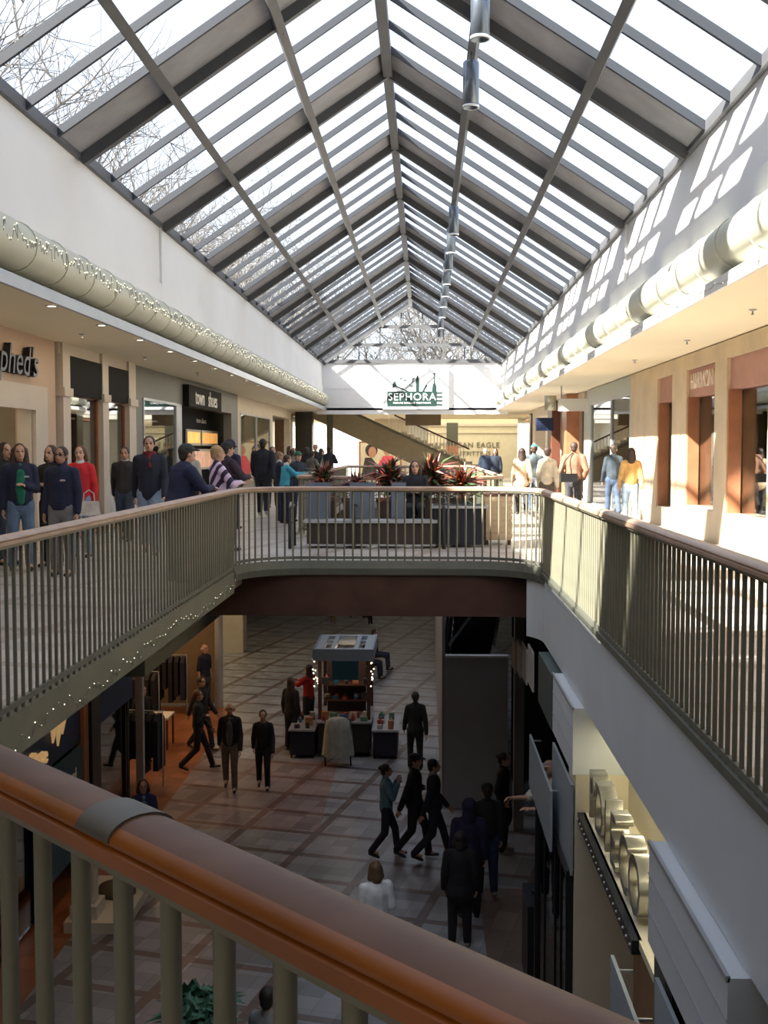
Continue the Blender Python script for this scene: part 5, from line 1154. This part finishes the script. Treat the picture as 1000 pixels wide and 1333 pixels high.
for i, (x, y, sc, k) in enumerate(((-13.5, 30, .95, 0), (-12.5, 22, .8, 1), (-17, 33, 1., 1), (-13, 41, .9, 1), (-14, 52, 1., 0), (-13, 64, 1., 1), (-12.5, 76, 1., 0), (-22, 36, 1.1, 1), (-23, 50, 1.15, 0), (-21, 66, 1.1, 1), (-24, 24, 1.1, 0), (-7, 86, 1., 0), (4, 88, .95, 1), (-1, 99, 1.1, 0), (22, 46, .7, 1), (25, 62, .75, 0), (-11, 92, 1.1, 1), (-32, 42, 1.2, 0), (-31, 60, 1.2, 1), (-14, 88, 1.2, 0))):
    o = bpy.data.objects.new('bare_tree', tms[k]); COL.objects.link(o); o.location = (x, y, GZ); o.scale = (sc,) * 3; o.rotation_euler = (0, 0, i * 1.7)
    if x < -9.: tag(o, 'tall bare winter tree seen through the left slope of glass roof', 'tree', 'bare trees left of the glass roof')
    elif x > 20: tag(o, 'bare winter tree glimpsed through the right slope of glass roof', 'tree', 'bare trees right of the glass roof')
    else: tag(o, 'bare winter tree seen through the far gable window', 'tree', 'bare trees beyond the gable window')
gr = MB(); gr.box(-90, -9.4, -60, 130, GZ - 2, GZ - .2); gr.box(8.3, 90, -60, 130, GZ - 2, GZ - .2); gr.box(-9.4, 8.3, 79, 130, GZ - 2, GZ - .2)
struct(gr.build('floor_ground', mat('winter_ground', (.26, .21, .15), .9, var=.2, scale=.3)))
o = MB(); o.box(-9.4, -9.2, -4.2, 80, ZL - .2, ZE); o.box(8.0, 8.2, -4.2, 80, ZL - .2, ZE); o.box(-9.4, 8.2, -4.2, -4, ZL - .2, ZRG + .2); o.box(-9.4, 8.2, 79.9, 80, ZL - .2, ZE)
struct(o.build('wall_outer', offwhite))
struct(B(-46, -7, -14, -4.6, GZ, 19.5).build('wall_sun_blocker', offwhite))  # unseen block added behind the camera to keep sun off the near railing

# ------------------------------------------------------------------ light
wd = bpy.data.worlds.new('sky'); SC.world = wd; wd.use_nodes = True; nt = wd.node_tree; bg = nt.nodes['Background']
sky = nt.nodes.new('ShaderNodeTexSky'); sky.sky_type = 'NISHITA'; sky.sun_disc = False; sky.sun_elevation = R(36); sky.sun_rotation = R(215); sky.air_density = 1.; sky.dust_density = 3.; sky.ozone_density = 1.5
mixn = nt.nodes.new('ShaderNodeMix'); mixn.data_type = 'RGBA'; mixn.inputs[0].default_value = .75; mixn.inputs[7].default_value = (1.75, 1.83, 1.98, 1)
nt.links.new(sky.outputs[0], mixn.inputs[6]); nt.links.new(mixn.outputs[2], bg.inputs[0]); bg.inputs[1].default_value = .36
sl = bpy.data.lights.new('sun', 'SUN'); sl.energy = 15.; sl.angle = R(.9); sl.color = (1, .93, .80); so = bpy.data.objects.new('sun', sl); COL.objects.link(so)
sd = Vector((1., .62, -.92)).normalized(); so.rotation_euler = sd.to_track_quat('-Z', 'Y').to_euler()
def area(name, loc, sx, sy, power, col, rot=(0, 0, 0)):
    l = bpy.data.lights.new(name, 'AREA'); l.shape = 'RECTANGLE'; l.size = sx; l.size_y = sy; l.energy = power; l.color = col
    o = bpy.data.objects.new(name, l); COL.objects.link(o); o.location = loc; o.rotation_euler = rot; return o
WARM = (1, .80, .55)
area('shop_ceiling_light', (SL - 1.6, 13, 2.95), 2, 7, 60, WARM)
area('shop_ceiling_light', (SL - 1.6, 29, 2.95), 2, 9, 70, WARM)
area('shop_ceiling_light', (SL - 1.6, 42, 2.95), 2, 9, 110, WARM)
area('shop_ceiling_light', (SR + 1.8, 20, 2.95), 2, 9, 40, WARM)
area('gallery_ceiling_light', (-5.2, 14, 3.26), .5, 20, 22, WARM)
area('gallery_ceiling_light', (-5.2, 38, 3.26), .5, 22, 30, WARM)
area('far_hall_ceiling_light', (0, 60, 3.25), 12, 8, 330, (1, .93, .78))
area('far_hall_ceiling_light', (-4, 70, 3.25), 8, 8, 200, (1, .96, .86))
area('gallery_ceiling_light', (-1.5, -2.2, 3.2), 1.2, 1.2, 18, (1, .78, .5))
area('cove_light', (1.80, 8.6, -.95), .06, 3.2, 8, (1, .90, .58))
area('lower_shop_light', (-7.6, 26.5, -.95), 2.5, 6, 60, (1, .62, .32))
area('lower_shop_light', (-7.2, 36, -.95), 2, 8, 60, (1, .75, .45))
area('lower_mall_light', (-5.0, 20, -.93), .4, 14, 16, (1, .55, .28))
area('lower_mall_light', (-1, 48, -.8), 3, 18, 25, (1, .85, .65))
kl = bpy.data.lights.new('kiosk_light', 'POINT'); kl.energy = 5; kl.color = (1, .7, .4); kl.shadow_soft_size = .08
ko = bpy.data.objects.new('kiosk_light', kl); COL.objects.link(ko); ko.location = (kx, ky - .55, ZL + 2.25)

SC.view_settings.view_transform = 'Standard'; SC.view_settings.look = 'None'; SC.view_settings.gamma = 1; SC.view_settings.exposure = 1.12
SC.view_settings.use_curve_mapping = False
cy = SC.cycles; cy.use_denoising = True; cy.max_bounces = 9; cy.diffuse_bounces = 5; cy.glossy_bounces = 3; cy.transparent_max_bounces = 16; cy.sample_clamp_indirect = 6.; cy.caustics_reflective = False; cy.caustics_refractive = False
